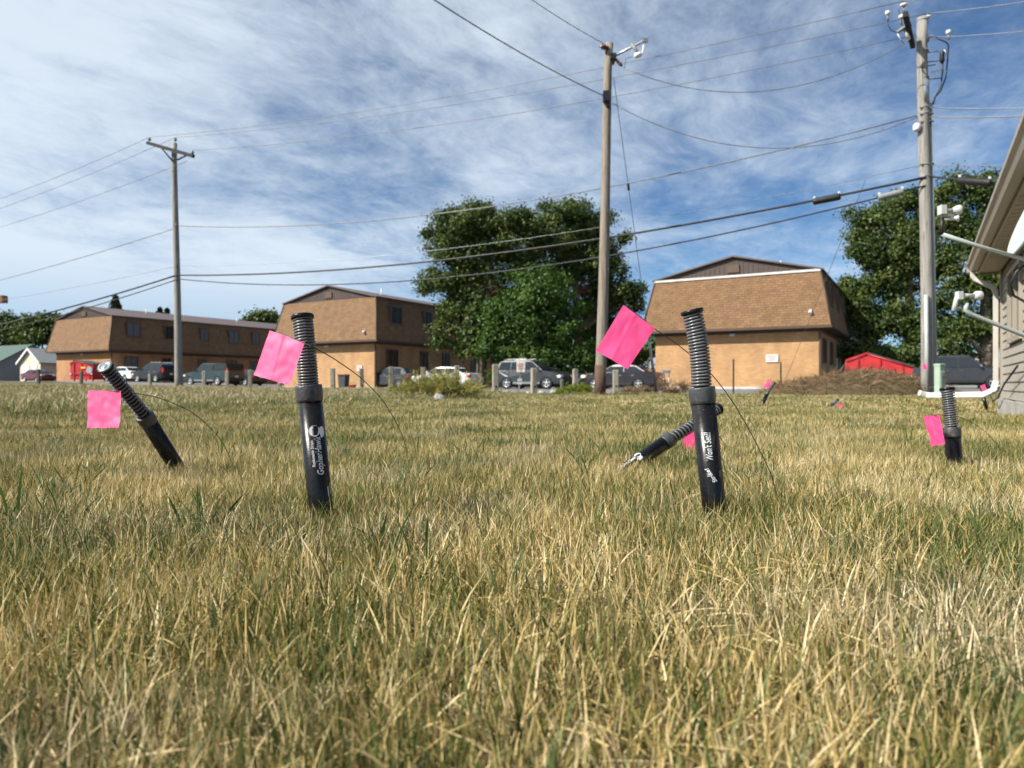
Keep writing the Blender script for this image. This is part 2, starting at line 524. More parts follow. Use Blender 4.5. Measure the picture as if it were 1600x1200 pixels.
M_GUARD = mat('guy_guard', (0.20, 0.21, 0.215), 0.5, 0.15, 5)

# ================================================================== the setting
gm, nd, lk, b = nodes_of('thatch_and_soil')
g = N(nd, 'ShaderNodeNewGeometry')
n1 = N(nd, 'ShaderNodeTexNoise', i_Scale=60.0, i_Detail=5.0, i_Roughness=0.7)
n2 = N(nd, 'ShaderNodeTexNoise', i_Scale=0.6, i_Detail=4.0, i_Roughness=0.6)
lk.new(g.outputs['Position'], n1.inputs['Vector']); lk.new(g.outputs['Position'], n2.inputs['Vector'])
r1 = ramp_node(nd, [(0.3, (0.05, 0.036, 0.022)), (0.55, (0.13, 0.095, 0.052)), (0.75, (0.26, 0.20, 0.11))])
r2 = ramp_node(nd, [(0.3, (0.75, 0.9, 0.6)), (0.7, (1.15, 1.05, 0.95))])
lk.new(n1.outputs[0], r1.inputs[0]); lk.new(n2.outputs[0], r2.inputs[0])
mx = N(nd, 'ShaderNodeMix', data_type='RGBA', blend_type='MULTIPLY'); mx.inputs['Factor'].default_value = 1
lk.new(r1.outputs[0], mx.inputs['A']); lk.new(r2.outputs[0], mx.inputs['B'])
lk.new(mx.outputs['Result'], b.inputs['Base Color'])
b.inputs['Roughness'].default_value = 0.95
bp = N(nd, 'ShaderNodeBump', i_Strength=0.8, i_Distance=0.02)
lk.new(n1.outputs[0], bp.inputs['Height']); lk.new(bp.outputs[0], b.inputs['Normal'])

xs = sorted(set(list(np.linspace(-40, 40, 141)) + [s * q for s in (-1, 1) for q in (42, 44, 46, 48, 51, 54, 57, 60, 65, 70, 80, 110, 160, 250, 450, 900, 2000)]))
ys = sorted(set(list(np.linspace(-4, 40, 101)) + [42, 44, 46, 48, 50, 52, 54, 56, 58, 60, 63, 66, 69, 72, 76, 80, 85, 90, 100, 120, 180, 300, 600, 1200, 2500, -8, -20, -60, -200, -900]))
gv = [(x, y, ground_z(x, y)) for y in ys for x in xs]
nx = len(xs)
gf = [(j * nx + i, j * nx + i + 1, (j + 1) * nx + i + 1, (j + 1) * nx + i) for j in range(len(ys) - 1) for i in range(nx - 1)]
me = bpy.data.meshes.new('ground'); me.from_pydata(gv, [], gf); me.materials.append(gm)
me.polygons.foreach_set('use_smooth', [True] * len(gf))
tag(link('ground', me), kind='structure')

# gravel and worn asphalt lot behind the posts
lm, nd, lk, b = nodes_of('worn_asphalt')
g = N(nd, 'ShaderNodeNewGeometry')
n1 = N(nd, 'ShaderNodeTexNoise', i_Scale=9.0, i_Detail=8.0, i_Roughness=0.75)
n2 = N(nd, 'ShaderNodeTexNoise', i_Scale=0.35, i_Detail=4.0)
lk.new(g.outputs['Position'], n1.inputs['Vector']); lk.new(g.outputs['Position'], n2.inputs['Vector'])
r1 = ramp_node(nd, [(0.3, (0.13, 0.125, 0.12)), (0.7, (0.25, 0.24, 0.225))])
r2 = ramp_node(nd, [(0.35, (0.75, 0.75, 0.76)), (0.65, (1.15, 1.1, 1.05))])
lk.new(n1.outputs[0], r1.inputs[0]); lk.new(n2.outputs[0], r2.inputs[0])
mx = N(nd, 'ShaderNodeMix', data_type='RGBA', blend_type='MULTIPLY'); mx.inputs['Factor'].default_value = 1
lk.new(r1.outputs[0], mx.inputs['A']); lk.new(r2.outputs[0], mx.inputs['B'])
lk.new(mx.outputs['Result'], b.inputs['Base Color']); b.inputs['Roughness'].default_value = 0.9
edge = [(-70, 80), (-38, 58), (-25, 48.5), (-13.0, 37.2), (-6, 31.0), (-0.6, 24.2), (2.2, 20.6), (4.5, 19.2), (8.5, 18.6), (14, 19.6), (24, 18.5), (40, 14)]
far = [(75, 60), (75, 130), (-70, 140)]
bm = bmesh.new()
# strip mesh so that the sheet follows the ground
cols = []
for (x, y) in edge:
    dx, dy = 0.42, 0.91
    row = []
    for q in (0, 1.5, 3.5, 6, 8, 10, 13, 16, 19, 22, 25, 28, 32, 36, 40, 50, 60, 85):
        X, Y = x + dx * q, y + dy * q
        row.append(bm.verts.new((X, Y, ground_z(X, Y) + 0.03)))
    cols.append(row)
for i in range(len(cols) - 1):
    for k in range(len(cols[0]) - 1):
        bm.faces.new((cols[i][k], cols[i + 1][k], cols[i + 1][k + 1], cols[i][k + 1]))
bmesh.ops.recalc_face_normals(bm, faces=bm.faces)
me = bpy.data.meshes.new('parking_lot'); bm.to_mesh(me); bm.free(); me.materials.append(lm)
if me.polygons[0].normal.z < 0:
    me.flip_normals()
tag(link('parking_lot', me), kind='structure')

# ------------------------------------------------------------------ apartment buildings
A30 = -R(30)
U = Vector((math.cos(A30), math.sin(A30), 0))          # along the end walls, to the right
V = Vector((-math.sin(A30), math.cos(A30), 0))         # along the long walls, away
BW, OV, ZS, ZT, RISE = 10.3, 0.75, 3.85, 7.28, 1.15


def apartment(px, d, length, label, brick, win_t, sign=None, flash=False, far_end=True):
    loc = P(px, 0, d); loc.z = 0
    t = thing('apartment_building', loc, label, 'building', 'matching apartment buildings round the parking lot', A30)
    w = MB()
    w.box((-BW / 2, length / 2, ZS / 2 - 0.1), (BW, length, ZS + 0.2))
    wall = w.build('wall', brick, t)
    MB().box((-BW / 2, -0.02, ZS - 0.16), (BW + 0.06, 0.10, 0.30)).build('frieze_board', M_TRIM, wall)
    MB().box((0.02, length / 2, ZS - 0.16), (0.10, length, 0.30)).build('frieze_board', M_TRIM, wall)
    MB().box((0.0, -0.06, (ZS - 0.32) / 2), (0.10, 0.09, ZS - 0.34)).build('corner_downspout', M_TRIM, wall)
    MB().box((-BW / 2, length / 2, -0.02), (BW + 0.14, length + 0.14, 0.26)).build('footing', M_KERB, wall)
    # mansard storey
    ring0 = [(-BW - OV, -OV), (OV, -OV), (OV, length + OV), (-BW - OV, length + OV)]
    ring1 = [(-BW - 0.02, 0.0), (0.02, 0.0), (0.02, length), (-BW - 0.02, length)]
    m = MB()
    pts = [(x, y, ZS) for x, y in ring0] + [(x, y, ZT) for x, y in ring1]
    m.add(pts, [(0, 1, 5, 4), (1, 2, 6, 5), (2, 3, 7, 6), (3, 0, 4, 7), (4, 5, 6, 7)])
    man = m.build('mansard', M_SHINGLE, t)
    s = MB()
    s.add([(x, y, ZS - 0.003) for x, y in ring0] + [(x, y, ZS - 0.14) for x, y in ring0], [(0, 1, 5, 4), (1, 2, 6, 5), (2, 3, 7, 6), (3, 0, 4, 7), (7, 6, 5, 4)])
    s.build('soffit', M_TRIM, man)
    for (a, b_) in ((ring0[1], ring1[1]), (ring0[0], ring1[0])):
        MB().tube([(a[0], a[1], ZS), (b_[0], b_[1], ZT)], 0.06, 5).build('hip_cap', M_TRIM, man)
    if flash:
        MB().box((-BW / 2, -0.05, ZT - 0.03), (BW + 0.1, 0.10, 0.14)).build('flashing', M_FLASH, man)
    # low gable roof on top
    gb = MB()
    z0, z1 = ZT, ZT + RISE
    gb.prism([(-BW, z0), (0, z0), (-BW / 2, z1)], 0.10, 0.22, 'y')
    k = int(BW / 0.30)
    for i in range(1, k):
        x = -BW + BW * i / k
        h = RISE * (1 - abs(x + BW / 2) / (BW / 2)) - 0.04
        if h > 0.08:
            gb.box((x, 0.09, z0 + h / 2), (0.05, 0.03, h))
    gable = gb.build('gable_wall', M_BROWN, t)
    MB().box((-BW / 2, 0.06, z0 + 0.47), (0.75, 0.10, 0.5)).build('louvre', M_FRAME, gable)
    rf = MB()
    for sx in (0, 1):
        xe = 0.18 if sx else -BW - 0.18
        rf.add([(xe, -0.12, z0 - 0.02), (-BW / 2, -0.12, z1 + 0.06), (-BW / 2, length + 0.1, z1 + 0.06), (xe, length + 0.1, z0 - 0.02),
                (xe, -0.12, z0 + 0.07), (-BW / 2, -0.12, z1 + 0.16), (-BW / 2, length + 0.1, z1 + 0.16), (xe, length + 0.1, z0 + 0.07)],
               [(0, 1, 2, 3), (4, 7, 6, 5), (0, 4, 5, 1), (0, 3, 7, 4), (3, 2, 6, 7), (1, 5, 6, 2)])
    roof = rf.build('roof', M_BROWNROOF, t)
    for yy in (length * 0.12, length * 0.38, length * 0.63):
        MB().tube([(-BW * 0.28, yy, z1 - 0.75), (-BW * 0.28, yy, z1 + 0.22)], 0.06, 6).build('vent_pipe', M_FLASH, roof)
    # windows in pairs of storeys along the shaded side
    for i, tt in enumerate(win_t):
        wide = 1.3 if i % 3 == 0 else 0.9
        for (zb, zt, xf) in ((0.95 + 0.75, 3.15, 0.0), (5.25, 6.65, 0.30)):
            f = MB()
            zc_, hh = (zb + zt) / 2, zt - zb
            xo = 0.09 if xf == 0 else OV * (1 - (zb - ZS) / (ZT - ZS)) + 0.04
            f.box((xo / 2 - 0.05, tt, zt), (xo + 0.16, wide + 0.16, 0.09)).box((xo / 2 - 0.05, tt, zb), (xo + 0.18, wide + 0.2, 0.09))
            for q in (-1, 1):
                f.box((xo / 2 - 0.05, tt + q * (wide / 2 + 0.04), zc_), (xo + 0.14, 0.08, hh - 0.09))
            f.box((xo - 0.02, tt, zc_), (0.06, 0.05, hh - 0.09))
            fr = f.build('window', M_FRAME, t)
            MB().box((xo - 0.05, tt, zc_), (0.03, wide, hh - 0.09)).build('pane', M_GLASSP if (brick is M_BRICKR and i % 4 != 1) else M_GLASSD, fr)
    MB().box((-BW * 0.5, -0.12, ZS - 0.38), (0.34, 0.2, 0.14)).build('wall_lamp', M_PLATE, t)
    return t


b3 = apartment(1281, 43.0, 33.0, 'brown mansard apartment building with tan brick end wall nearest the red dumpster and grey pickup', M_BRICK, [2, 6, 10.2, 14.2, 18, 22, 26, 30], flash=True)
b2 = apartment(587, 56.5, 34.0, 'middle mansard apartment building, partly hidden behind the big trees', M_BRICK, [2.0, 6.3, 9.6, 14.5, 18, 22, 26, 30])
b1 = apartment(175, 72.0, 46.0, 'farthest mansard apartment building with orange brick end wall at the left', M_BRICKR, [2.0, 6.0, 10.4, 14.4, 17.6, 22, 26, 30, 34, 38, 42])


def wall_sign(t, x, z, w, h, label):
    """a sign screwed to an end wall of a building"""
    loc = Vector(t.location) + U * x - V * 0.06 + Vector((0, 0, z))
    s = thing('wall_sign', loc, label, 'sign', None, A30)
    MB().box((0, 0.0, 0), (w, 0.04, h)).build('panel', M_SIGN, s)
    for k, (ww, mm) in enumerate(((0.7, M_SIGNRED), (0.55, M_SIGNRED), (0.62, M_SIGNINK))):
        MB().box((0, -0.022, h * (0.27 - 0.26 * k)), (w * ww, 0.006, h * 0.11)).build('text_line', mm, s)


wall_sign(b3, -2.75, 1.95, 0.72, 0.46, 'white notice on the tan end wall beside the grey pickup side')
wall_sign(b2, -1.65, 1.62, 0.52, 0.44, 'white notice on the middle building beside the dark crossover')
# flood lamp on the mansard corner and small white meter boxes
for (t, nm, lab, x, z) in ((b3, 'floodlight', 'small white floodlight at the lower corner of the nearest mansard', -0.45, 4.75), (b2, 'floodlight', 'small white floodlight low on the middle mansard corner', -0.6, 4.55)):
    off = OV * (1 - (z - ZS) / (ZT - ZS)) + 0.02
    loc = Vector(t.location) + U * x - V * off + Vector((0, 0, z))
    s = thing(nm, loc, lab, 'light', None, A30)
    MB().box((0, -0.02, 0), (0.14, 0.06, 0.14)).build('bracket', M_FLASH, s)
    MB().lathe((0, -0.05, 0.02), (0, -0.6, -0.8), [(0.04, 0), (0.09, 0.08), (0.12, 0.24)], 10).build('lamp_head', M_PORC, s)
    MB().tube([(0, -0.03, -0.05), (0, -0.03, -0.32)], 0.03, 6).build('conduit', M_FLASH, s)

# kerb in front of the nearest building
kb = MB()
kp = Vector(b3.location) - V * 1.6
kb.box((0, 0, 0), (13.0, 0.22, 0.30))
o = kb.build('kerb', M_KERB); o.location = kp - U * 4.2 + Vector((0, 0, 0.02)); o.rotation_euler = (0, 0, A30)
tag(o, kind='structure')


# ------------------------------------------------------------------ far houses
def small_house(name, px, d, w, depth, zwall, zridge, wallm, roofm, label, rz=A30, ridge_along='y', doors=(), windows=(), trim=M_WHITE):
    loc = P(px, 0, d); loc.z = ground_z(loc.x, loc.y)
    t = thing(name, loc, label, 'house', None, rz)
    m = MB()
    if ridge_along == 'y':
        m.prism([(-w / 2, -0.1), (w / 2, -0.1), (w / 2, zwall), (0, zridge), (-w / 2, zwall)], 0, depth, 'y')
    else:
        m.prism([(0, -0.1), (depth, -0.1), (depth, zwall), (depth / 2, zridge), (0, zwall)], -w / 2, w / 2, 'x')
    m.build('wall', wallm, t)
    ov, th = 0.35, 0.14
    for sgn in (-1, 1):
        r_ = MB()
        if ridge_along == 'y':
            sl = (zridge - zwall) / (w / 2)
            e = (w / 2 + ov); ze = zwall - sl * ov
            r_.add([(sgn * e, -ov, ze + 0.02), (0, -ov, zridge + 0.02), (0, depth + ov, zridge + 0.02), (sgn * e, depth + ov, ze + 0.02),
                    (sgn * e, -ov, ze + th), (0, -ov, zridge + th), (0, depth + ov, zridge + th), (sgn * e, depth + ov, ze + th)],
                   [(0, 1, 2, 3), (4, 5, 6, 7), (0, 1, 5, 4), (0, 3, 7, 4), (3, 2, 6, 7), (1, 2, 6, 5)])
        else:
            sl = (zridge - zwall) / (depth / 2)
            e = depth / 2 + ov; ze = zwall - sl * ov; c = depth / 2
            r_.add([(-w / 2 - ov, c + sgn * e, ze + 0.02), (-w / 2 - ov, c, zridge + 0.02), (w / 2 + ov, c, zridge + 0.02), (w / 2 + ov, c + sgn * e, ze + 0.02),
                    (-w / 2 - ov, c + sgn * e, ze + th), (-w / 2 - ov, c, zridge + th), (w / 2 + ov, c, zridge + th), (w / 2 + ov, c + sgn * e, ze + th)],
                   [(0, 1, 2, 3), (4, 5, 6, 7), (0, 1, 5, 4), (0, 3, 7, 4), (3, 2, 6, 7), (1, 2, 6, 5)])
        rr = r_.build('roof', roofm, t)
        if ridge_along == 'y':
            f = MB()
            f.add([(sgn * e, -ov - 0.03, ze - 0.12), (0, -ov - 0.03, zridge - 0.12), (0, -ov - 0.03, zridge + th + 0.02), (sgn * e, -ov - 0.03, ze + th + 0.02),
                   (sgn * e, -ov + 0.05, ze - 0.12), (0, -ov + 0.05, zridge - 0.12), (0, -ov + 0.05, zridge + th + 0.02), (sgn * e, -ov + 0.05, ze + th + 0.02)],
                  [(0, 1, 2, 3), (4, 7, 6, 5), (0, 4, 5, 1), (3, 2, 6, 7), (0, 3, 7, 4)])
            f.build('bargeboard', trim, rr)
    for (x, z0, ww, hh) in doors:
        MB().box((x, -0.03, z0 + hh / 2), (ww, 0.08, hh)).build('door', M_WHITE, t)
    for (x, z0, ww, hh) in windows:
        fr = MB().box((x, -0.03, z0 + hh / 2), (ww + 0.24, 0.08, hh + 0.24)).build('window', M_WHITE, t)
        MB().box((x, -0.08, z0 + hh / 2), (ww, 0.03, hh)).build('pane', M_GLASS, fr)
    return t


small_house('garage', 47, 92, 5.0, 9.0, 2.6, 4.3, M_CREAM, M_GREYROOF, 'small cream garage with white bargeboards behind the maroon sedan',
            doors=((-1.0, 0.1, 1.7, 2.1), (1.15, 0.1, 1.1, 2.1)))
small_house('house', -60, 108, 22, 9, 2.9, 5.6, M_GREYWALL, M_GREENROOF, 'long grey house with green metal roof at the left edge', ridge_along='x',
            windows=((7.0, 1.0, 1.4, 1.3), (9.6, 0.5, 1.0, 1.9), (4.0, 1.0, 1.4, 1.3)))
small_house('house', 990, 96, 12, 8, 2.5, 3.9, M_CREAM, M_GREYROOF, 'low pale house seen between the dark sedan and the tan end wall', ridge_along='x',
            windows=((-2.0, 0.9, 1.4, 1.1), (1.8, 0.9, 1.4, 1.1)))
small_house('house', 1545, 86, 14, 8, 2.4, 3.6, M_GREYWALL, M_GREYROOF, 'low grey house behind the grey pickup', ridge_along='x',
            windows=((-4.0, 0.9, 1.4, 1.1), (0, 0.9, 1.4, 1.1)))


# ================================================================== foliage
def leaf_mesh(name, centers, size, mat_, tint, flat=0.0, aspect=1.6, out=None):
    """one small bent quad per centre"""
    n = len(centers)
    c = np.asarray(centers, dtype=np.float64)
    u = rng.normal(size=(n, 3)); u[:, 2] *= (1 - flat); u /= np.linalg.norm(u, axis=1, keepdims=True)
    w = rng.normal(size=(n, 3)); w -= (w * u).sum(1, keepdims=True) * u; w /= np.linalg.norm(w, axis=1, keepdims=True)
    if out is not None:          # leaves turn their faces outwards and up
        nn = np.asarray(out) + rng.normal(size=(n, 3)) * 0.55; nn /= np.linalg.norm(nn, axis=1, keepdims=True)
        u = rng.normal(size=(n, 3)); u -= (u * nn).sum(1, keepdims=True) * nn; u /= np.linalg.norm(u, axis=1, keepdims=True)
        w = np.cross(nn, u)
    s = (np.asarray(size) * np.ones(n))[:, None]
    a, b_ = u * s * 0.5 * aspect, w * s * 0.5
    v = np.stack([c - a, c + b_ , c + a, c - b_], axis=1).reshape(-1, 3)
    f = np.arange(4 * n).reshape(n, 4)
    me_ = bpy.data.meshes.new(name)
    me_.vertices.add(4 * n); me_.vertices.foreach_set('co', v.ravel())
    me_.loops.add(4 * n); me_.loops.foreach_set('vertex_index', f.ravel())
    me_.polygons.add(n); me_.polygons.foreach_set('loop_start', np.arange(n) * 4); me_.polygons.foreach_set('loop_total', np.full(n, 4))
    at = me_.attributes.new('tint', 'FLOAT', 'POINT')
    at.data.foreach_set('value', np.repeat(np.clip(tint, 0, 1), 4))
    me_.materials.append(mat_)
    me_.update(calc_edges=True)
    return me_


def crown_points(lobes, d, per, base, clump=0.42, leaves=16, depth=0.9, shell=0.45):
    per *= 3.6
    pts, tn, ot = [], [], []
    for (lx, ly, rx, ry) in lobes:
        c = P(lx, ly, d)
        RX, RZ = rx / FPX * d, ry / FPX * d
        RY = RX * depth
        n = max(6, int(per * (RX * RZ + RX * RY) * 0.5))
        c = c + Vector((0, rng.uniform(-0.3, 0.3) * RX, 0))
        for _ in range(n):
            q = rng.normal(size=3); q /= np.linalg.norm(q)
            r = (shell + (1 - shell) * rng.random()) * (0.90 + 0.25 * mnoise.noise(Vector(q * 2.3) + c))
            p = np.array([c.x + q[0] * RX * r, c.y + q[1] * RY * r, c.z + q[2] * RZ * r])
            k = int(leaves * rng.uniform(0.6, 1.4))
            off_ = rng.normal(size=(k, 3)) * np.array([clump, clump, clump * 0.7]) * rng.uniform(0.5, 1.0)
            pts.append(p + off_)
            ot.append(q * 0.55 + off_ / clump * 0.40 + np.array([0, 0, 0.35]))
            tn.append(np.full(k, rng.uniform(0.0, 0.9)) + rng.normal(size=k) * 0.16)
    pts = np.concatenate(pts); tn = np.concatenate(tn); ot = np.concatenate(ot)
    keep = pts[:, 2] > 0.25
    return pts[keep] - np.array(base), tn[keep], ot[keep]


def tree(name, label, bpx, d, lobes, trunk, group=None, mat_=None, per=4.6, leaf=0.145, clump=0.46, leaves=62, limbs=True, dead=None, cat='tree', shell=0.35):
    base = P(bpx, 0, d); base.z = ground_z(base.x, base.y) - 0.1
    t = thing(name, base, label, cat, group)
    tm = MB()
    path, rads = [], []
    for (qx, qy, r) in trunk:
        path.append(P(qx, qy, d)); rads.append(r)
    path[0].z = base.z
    tm.tube(path, rads, 9)
    tr = tm.build('trunk', M_BARK, t, True)
    if limbs:
        for (lx, ly, rx, ry) in lobes:
            tip = P(lx, ly, d)
            cand = [q for q in path if q.z < tip.z + 0.2] or [path[0]]
            s = cand[-1]
            i = path.index(s)
            mid = s.lerp(tip, 0.5) + Vector((rng.uniform(-0.4, 0.4), rng.uniform(-0.8, 0.8), 0.3))
            MB().tube([s, mid, tip], [rads[i] * 0.55, rads[i] * 0.34, 0.03], 6).build('limb', M_BARK, tr, True)
    extra = []
    for (lx, ly, rx, ry) in lobes:        # small sprays break up the outline of each bough
        for _ in range(2):
            an = rng.uniform(0, 2 * math.pi); q = rng.uniform(0.22, 0.36)
            extra.append((lx + math.cos(an) * rx * 0.98, ly + math.sin(an) * ry * 0.98, rx * q, ry * q))
    lobes = [(lx, ly, rx * 0.92, ry * 0.90) for (lx, ly, rx, ry) in lobes] + extra
    pts, tn, ot = crown_points(lobes, d, per, base, clump, leaves, shell=shell)
    me_ = leaf_mesh('crown', pts, leaf * rng.uniform(0.6, 1.25, len(pts)), mat_ or M_LEAF, tn, out=ot)
    link('crown', me_, t)
    if dead:
        pts, tn, _o = crown_points(dead, d, per * 1.2, base, clump * 0.8, leaves)
        link('dead_foliage', leaf_mesh('dead_foliage', pts, leaf * 0.8 * rng.uniform(0.6, 1.2, len(pts)), M_DEAD, tn, aspect=3.0), t)
    return t


tree('broadleaf_tree', 'tall spreading tree with bare grey trunk nearest the middle building', 752, 52,
     [(722, 352, 48, 34), (778, 350, 46, 30), (745, 328, 30, 16), (702, 392, 42, 30), (672, 436, 24, 17), (756, 398, 44, 28), (716, 440, 30, 24), (704, 480, 36, 26), (690, 515, 22, 22),
      (765, 432, 24, 18), (720, 520, 24, 28), (690, 358, 24, 20), (812, 342, 26, 20), (738, 372, 44, 30), (735, 412, 36, 24), (792, 380, 34, 24), (795, 425, 30, 26), (780, 455, 24, 20), (700, 440, 30, 22), (745, 470, 30, 30)],
     [(752, 606, 0.36), (756, 540, 0.30), (766, 470, 0.26), (762, 420, 0.20), (750, 370, 0.12), (745, 335, 0.05)], mat_=M_LEAF, dead=[(711, 522, 9, 12), (768, 455, 11, 12)])
tree('broadleaf_tree', 'broad tree crown standing directly behind the middle utility pole', 905, 55,
     [(860, 355, 44, 32), (912, 358, 46, 34), (885, 336, 40, 16), (945, 388, 38, 30), (900, 402, 48, 28), (966, 425, 22, 20), (978, 455, 24, 16), (990, 470, 14, 12), (955, 450, 26, 18),
      (836, 392, 34, 26), (940, 345, 26, 22), (835, 362, 30, 24), (826, 420, 30, 24), (880, 378, 46, 28), (930, 420, 34, 28), (872, 420, 30, 22), (945, 470, 26, 22)],
     [(905, 606, 0.40), (903, 520, 0.34), (900, 450, 0.26), (895, 390, 0.16), (890, 350, 0.06)], mat_=M_LEAF, dead=[(908, 448, 10, 16)])
tree('young_tree', 'dense bright green younger tree in front of the taller trees', 850, 49,
     [(850, 430, 34, 26), (842, 466, 52, 36), (868, 470, 40, 34), (828, 512, 56, 40), (880, 516, 46, 40), (796, 540, 46, 34), (850, 556, 60, 30), (762, 540, 26, 24), (770, 500, 26, 26), (798, 480, 28, 28), (905, 560, 30, 24), (800, 575, 36, 18), (874, 582, 46, 14)],
     [(850, 608, 0.22), (850, 540, 0.18), (850, 470, 0.11), (850, 430, 0.04)], mat_=M_LEAF2, per=6.0, leaf=0.135, clump=0.40, leaves=62, shell=0.5)
tree('young_tree', 'green younger tree half hidden by the middle utility pole and pink flag', 948, 57,
     [(945, 485, 26, 24), (930, 455, 24, 22), (915, 480, 24, 26), (950, 520, 36, 34), (925, 530, 26, 40), (962, 560, 32, 28), (930, 575, 26, 18), (985, 560, 22, 26), (998, 575, 18, 18)],
     [(948, 608, 0.18), (948, 540, 0.14), (948, 490, 0.04)], mat_=M_LEAF2, per=6.0, leaf=0.135, clump=0.40, leaves=62, shell=0.5)
tree('slender_tree', 'slender grey trunked tree in front of the shaded brick wall', 747, 50.5,
     [(742, 500, 14, 16), (755, 520, 18, 18), (738, 535, 14, 14)], [(747, 606, 0.13), (747, 560, 0.12), (748, 520, 0.08), (746, 490, 0.03)], per=6, leaf=0.2)
tree('broadleaf_tree', 'big tree left of the right hand utility pole above the red dumpster', 1425, 52,
     [(1372, 342, 40, 28), (1420, 312, 40, 26), (1352, 392, 36, 26), (1402, 378, 54, 42), (1345, 368, 24, 16), (1440, 420, 52, 44), (1382, 440, 44, 34), (1342, 462, 26, 22), (1400, 500, 54, 42), (1360, 505, 34, 36), (1440, 500, 40, 44),
      (1352, 555, 40, 30), (1405, 560, 46, 26), (1330, 450, 16, 12), (1450, 345, 30, 30)],
     [(1425, 606, 0.42), (1424, 520, 0.36), (1420, 440, 0.28), (1412, 370, 0.16), (1412, 320, 0.05)], mat_=M_LEAF, per=5.5, group=None)
tree('broadleaf_tree', 'big tree right of the right hand utility pole behind the house eave', 1540, 50,
     [(1500, 285, 32, 20), (1490, 330, 44, 34), (1545, 300, 36, 26), (1530, 370, 54, 42), (1480, 400, 36, 40), (1560, 430, 60, 48), (1500, 455, 44, 42), (1480, 520, 34, 40), (1540, 515, 56, 40), (1600, 400, 60, 60), (1610, 500, 60, 60), (1580, 335, 40, 30), (1495, 555, 30, 16)],
     [(1540, 606, 0.52), (1541, 560, 0.46), (1540, 470, 0.34), (1535, 390, 0.20), (1530, 310, 0.05)], mat_=M_LEAF, per=5.5, dead=[(1478, 572, 20, 16)])
tree('bushy_tree', 'rounded tree between the nearest mansard corner and the big right trees', 1335, 78,
     [(1325, 452, 20, 16), (1338, 480, 24, 26), (1318, 500, 18, 26), (1345, 525, 26, 30)], [(1335, 604, 0.25), (1335, 520, 0.18), (1330, 470, 0.05)], per=3.0, leaf=0.3, clump=0.5)
for k, (bx, d, lob, lab) in enumerate((
        (18, 135, [(8, 500, 20, 16), (22, 515, 24, 20), (-14, 505, 24, 20), (15, 530, 30, 12)], 'far dark green tree at the left edge above the green roof'),
        (66, 128, [(50, 508, 22, 18), (72, 502, 20, 14), (86, 512, 14, 18), (62, 526, 34, 14)], 'far rounded green tree above the cream garage'),
        (410, 112, [(398, 500, 18, 10), (416, 496, 20, 9), (430, 502, 14, 10), (410, 512, 26, 10)], 'far tree top above the long roof, left of the middle building'),
        (1012, 105, [(1008, 560, 16, 20), (1020, 548, 12, 22), (1000, 575, 14, 14)], 'far green tree in the gap beside the tan end wall'))):
    tree('far_tree', lab, bx, d, lob, [(bx, 603, 0.3), (bx, 560 if k != 3 else 575, 0.2), (bx, lob[0][1], 0.05)], per=2.6, leaf=0.40, clump=0.8, leaves=26, limbs=False)


def conifer(px, d, ytop, ybase, w, label):
    base = P(px, 0, d); base.z = -0.1
    top = P(px, ytop, d).z
    t = thing('conifer', base, label, 'tree', None)
    MB().tube([(0, 0, 0), (0, 0, top)], [0.25, 0.03], 6).build('trunk', M_BARK, t)
    pts, tn = [], []
    z = 1.0
    while z < top:
        fr = 1 - z / top
        rad = 0.15 + w * fr
        for k in range(8):
            an = rng.uniform(0, 2 * math.pi)
            for q in np.linspace(0.1, 1, 6 + int(rad * 2)):
                p = np.array([math.cos(an) * rad * q, math.sin(an) * rad * q, z - 0.25 * rad * q])
                pts.append(p + rng.normal(size=(3, 3)) * 0.14); tn.append(rng.uniform(0, 1, 3))
        z += 0.42
    link('crown', leaf_mesh('crown', np.concatenate(pts), 0.30, M_NEEDLE, np.concatenate(tn), flat=0.4, aspect=2.2), t)


conifer(181, 128, 462, 0, 6.5, 'pointed conifer rising above the farthest roof ridge')
conifer(250, 132, 480, 0, 2.0, 'left of two small conifer tips above the farthest roof')
conifer(261.5, 134, 483, 0, 1.9, 'right of two small conifer tips above the farthest roof')

# ================================================================== the house at the right edge
HD = Vector((0.5, 0.8660254, 0)); HN = Vector((-0.8660254, 0.5, 0))     # along its long wall, and out of it
HC = Vector((6.62, 9.55, 0))                                            # far corner of the long wall
HL, HW, Z_SILL, Z_EAVE = 8.2, 6.0, 0.12, 1.84
house = thing('house', (HC.x, HC.y, -0.3), 'taupe sided house with gutter and soffit at the right edge', 'house')


def H(t, n, z):
    """t metres back along the long wall from the far corner, n metres out of the wall, at height z"""
    return HC - HD * t + HN * n + Vector((0, 0, z))


def hbox(mb, t0, t1, n0, n1, z0, z1):
    c = [(t0, n0), (t1, n0), (t1, n1), (t0, n1)]
    mb.add([H(t, n, z0) for t, n in c] + [H(t, n, z1) for t, n in c], [(3, 2, 1, 0), (4, 5, 6, 7), (0, 1, 5, 4), (1, 2, 6, 5), (2, 3, 7, 6), (3, 0, 4, 7)])
    return mb


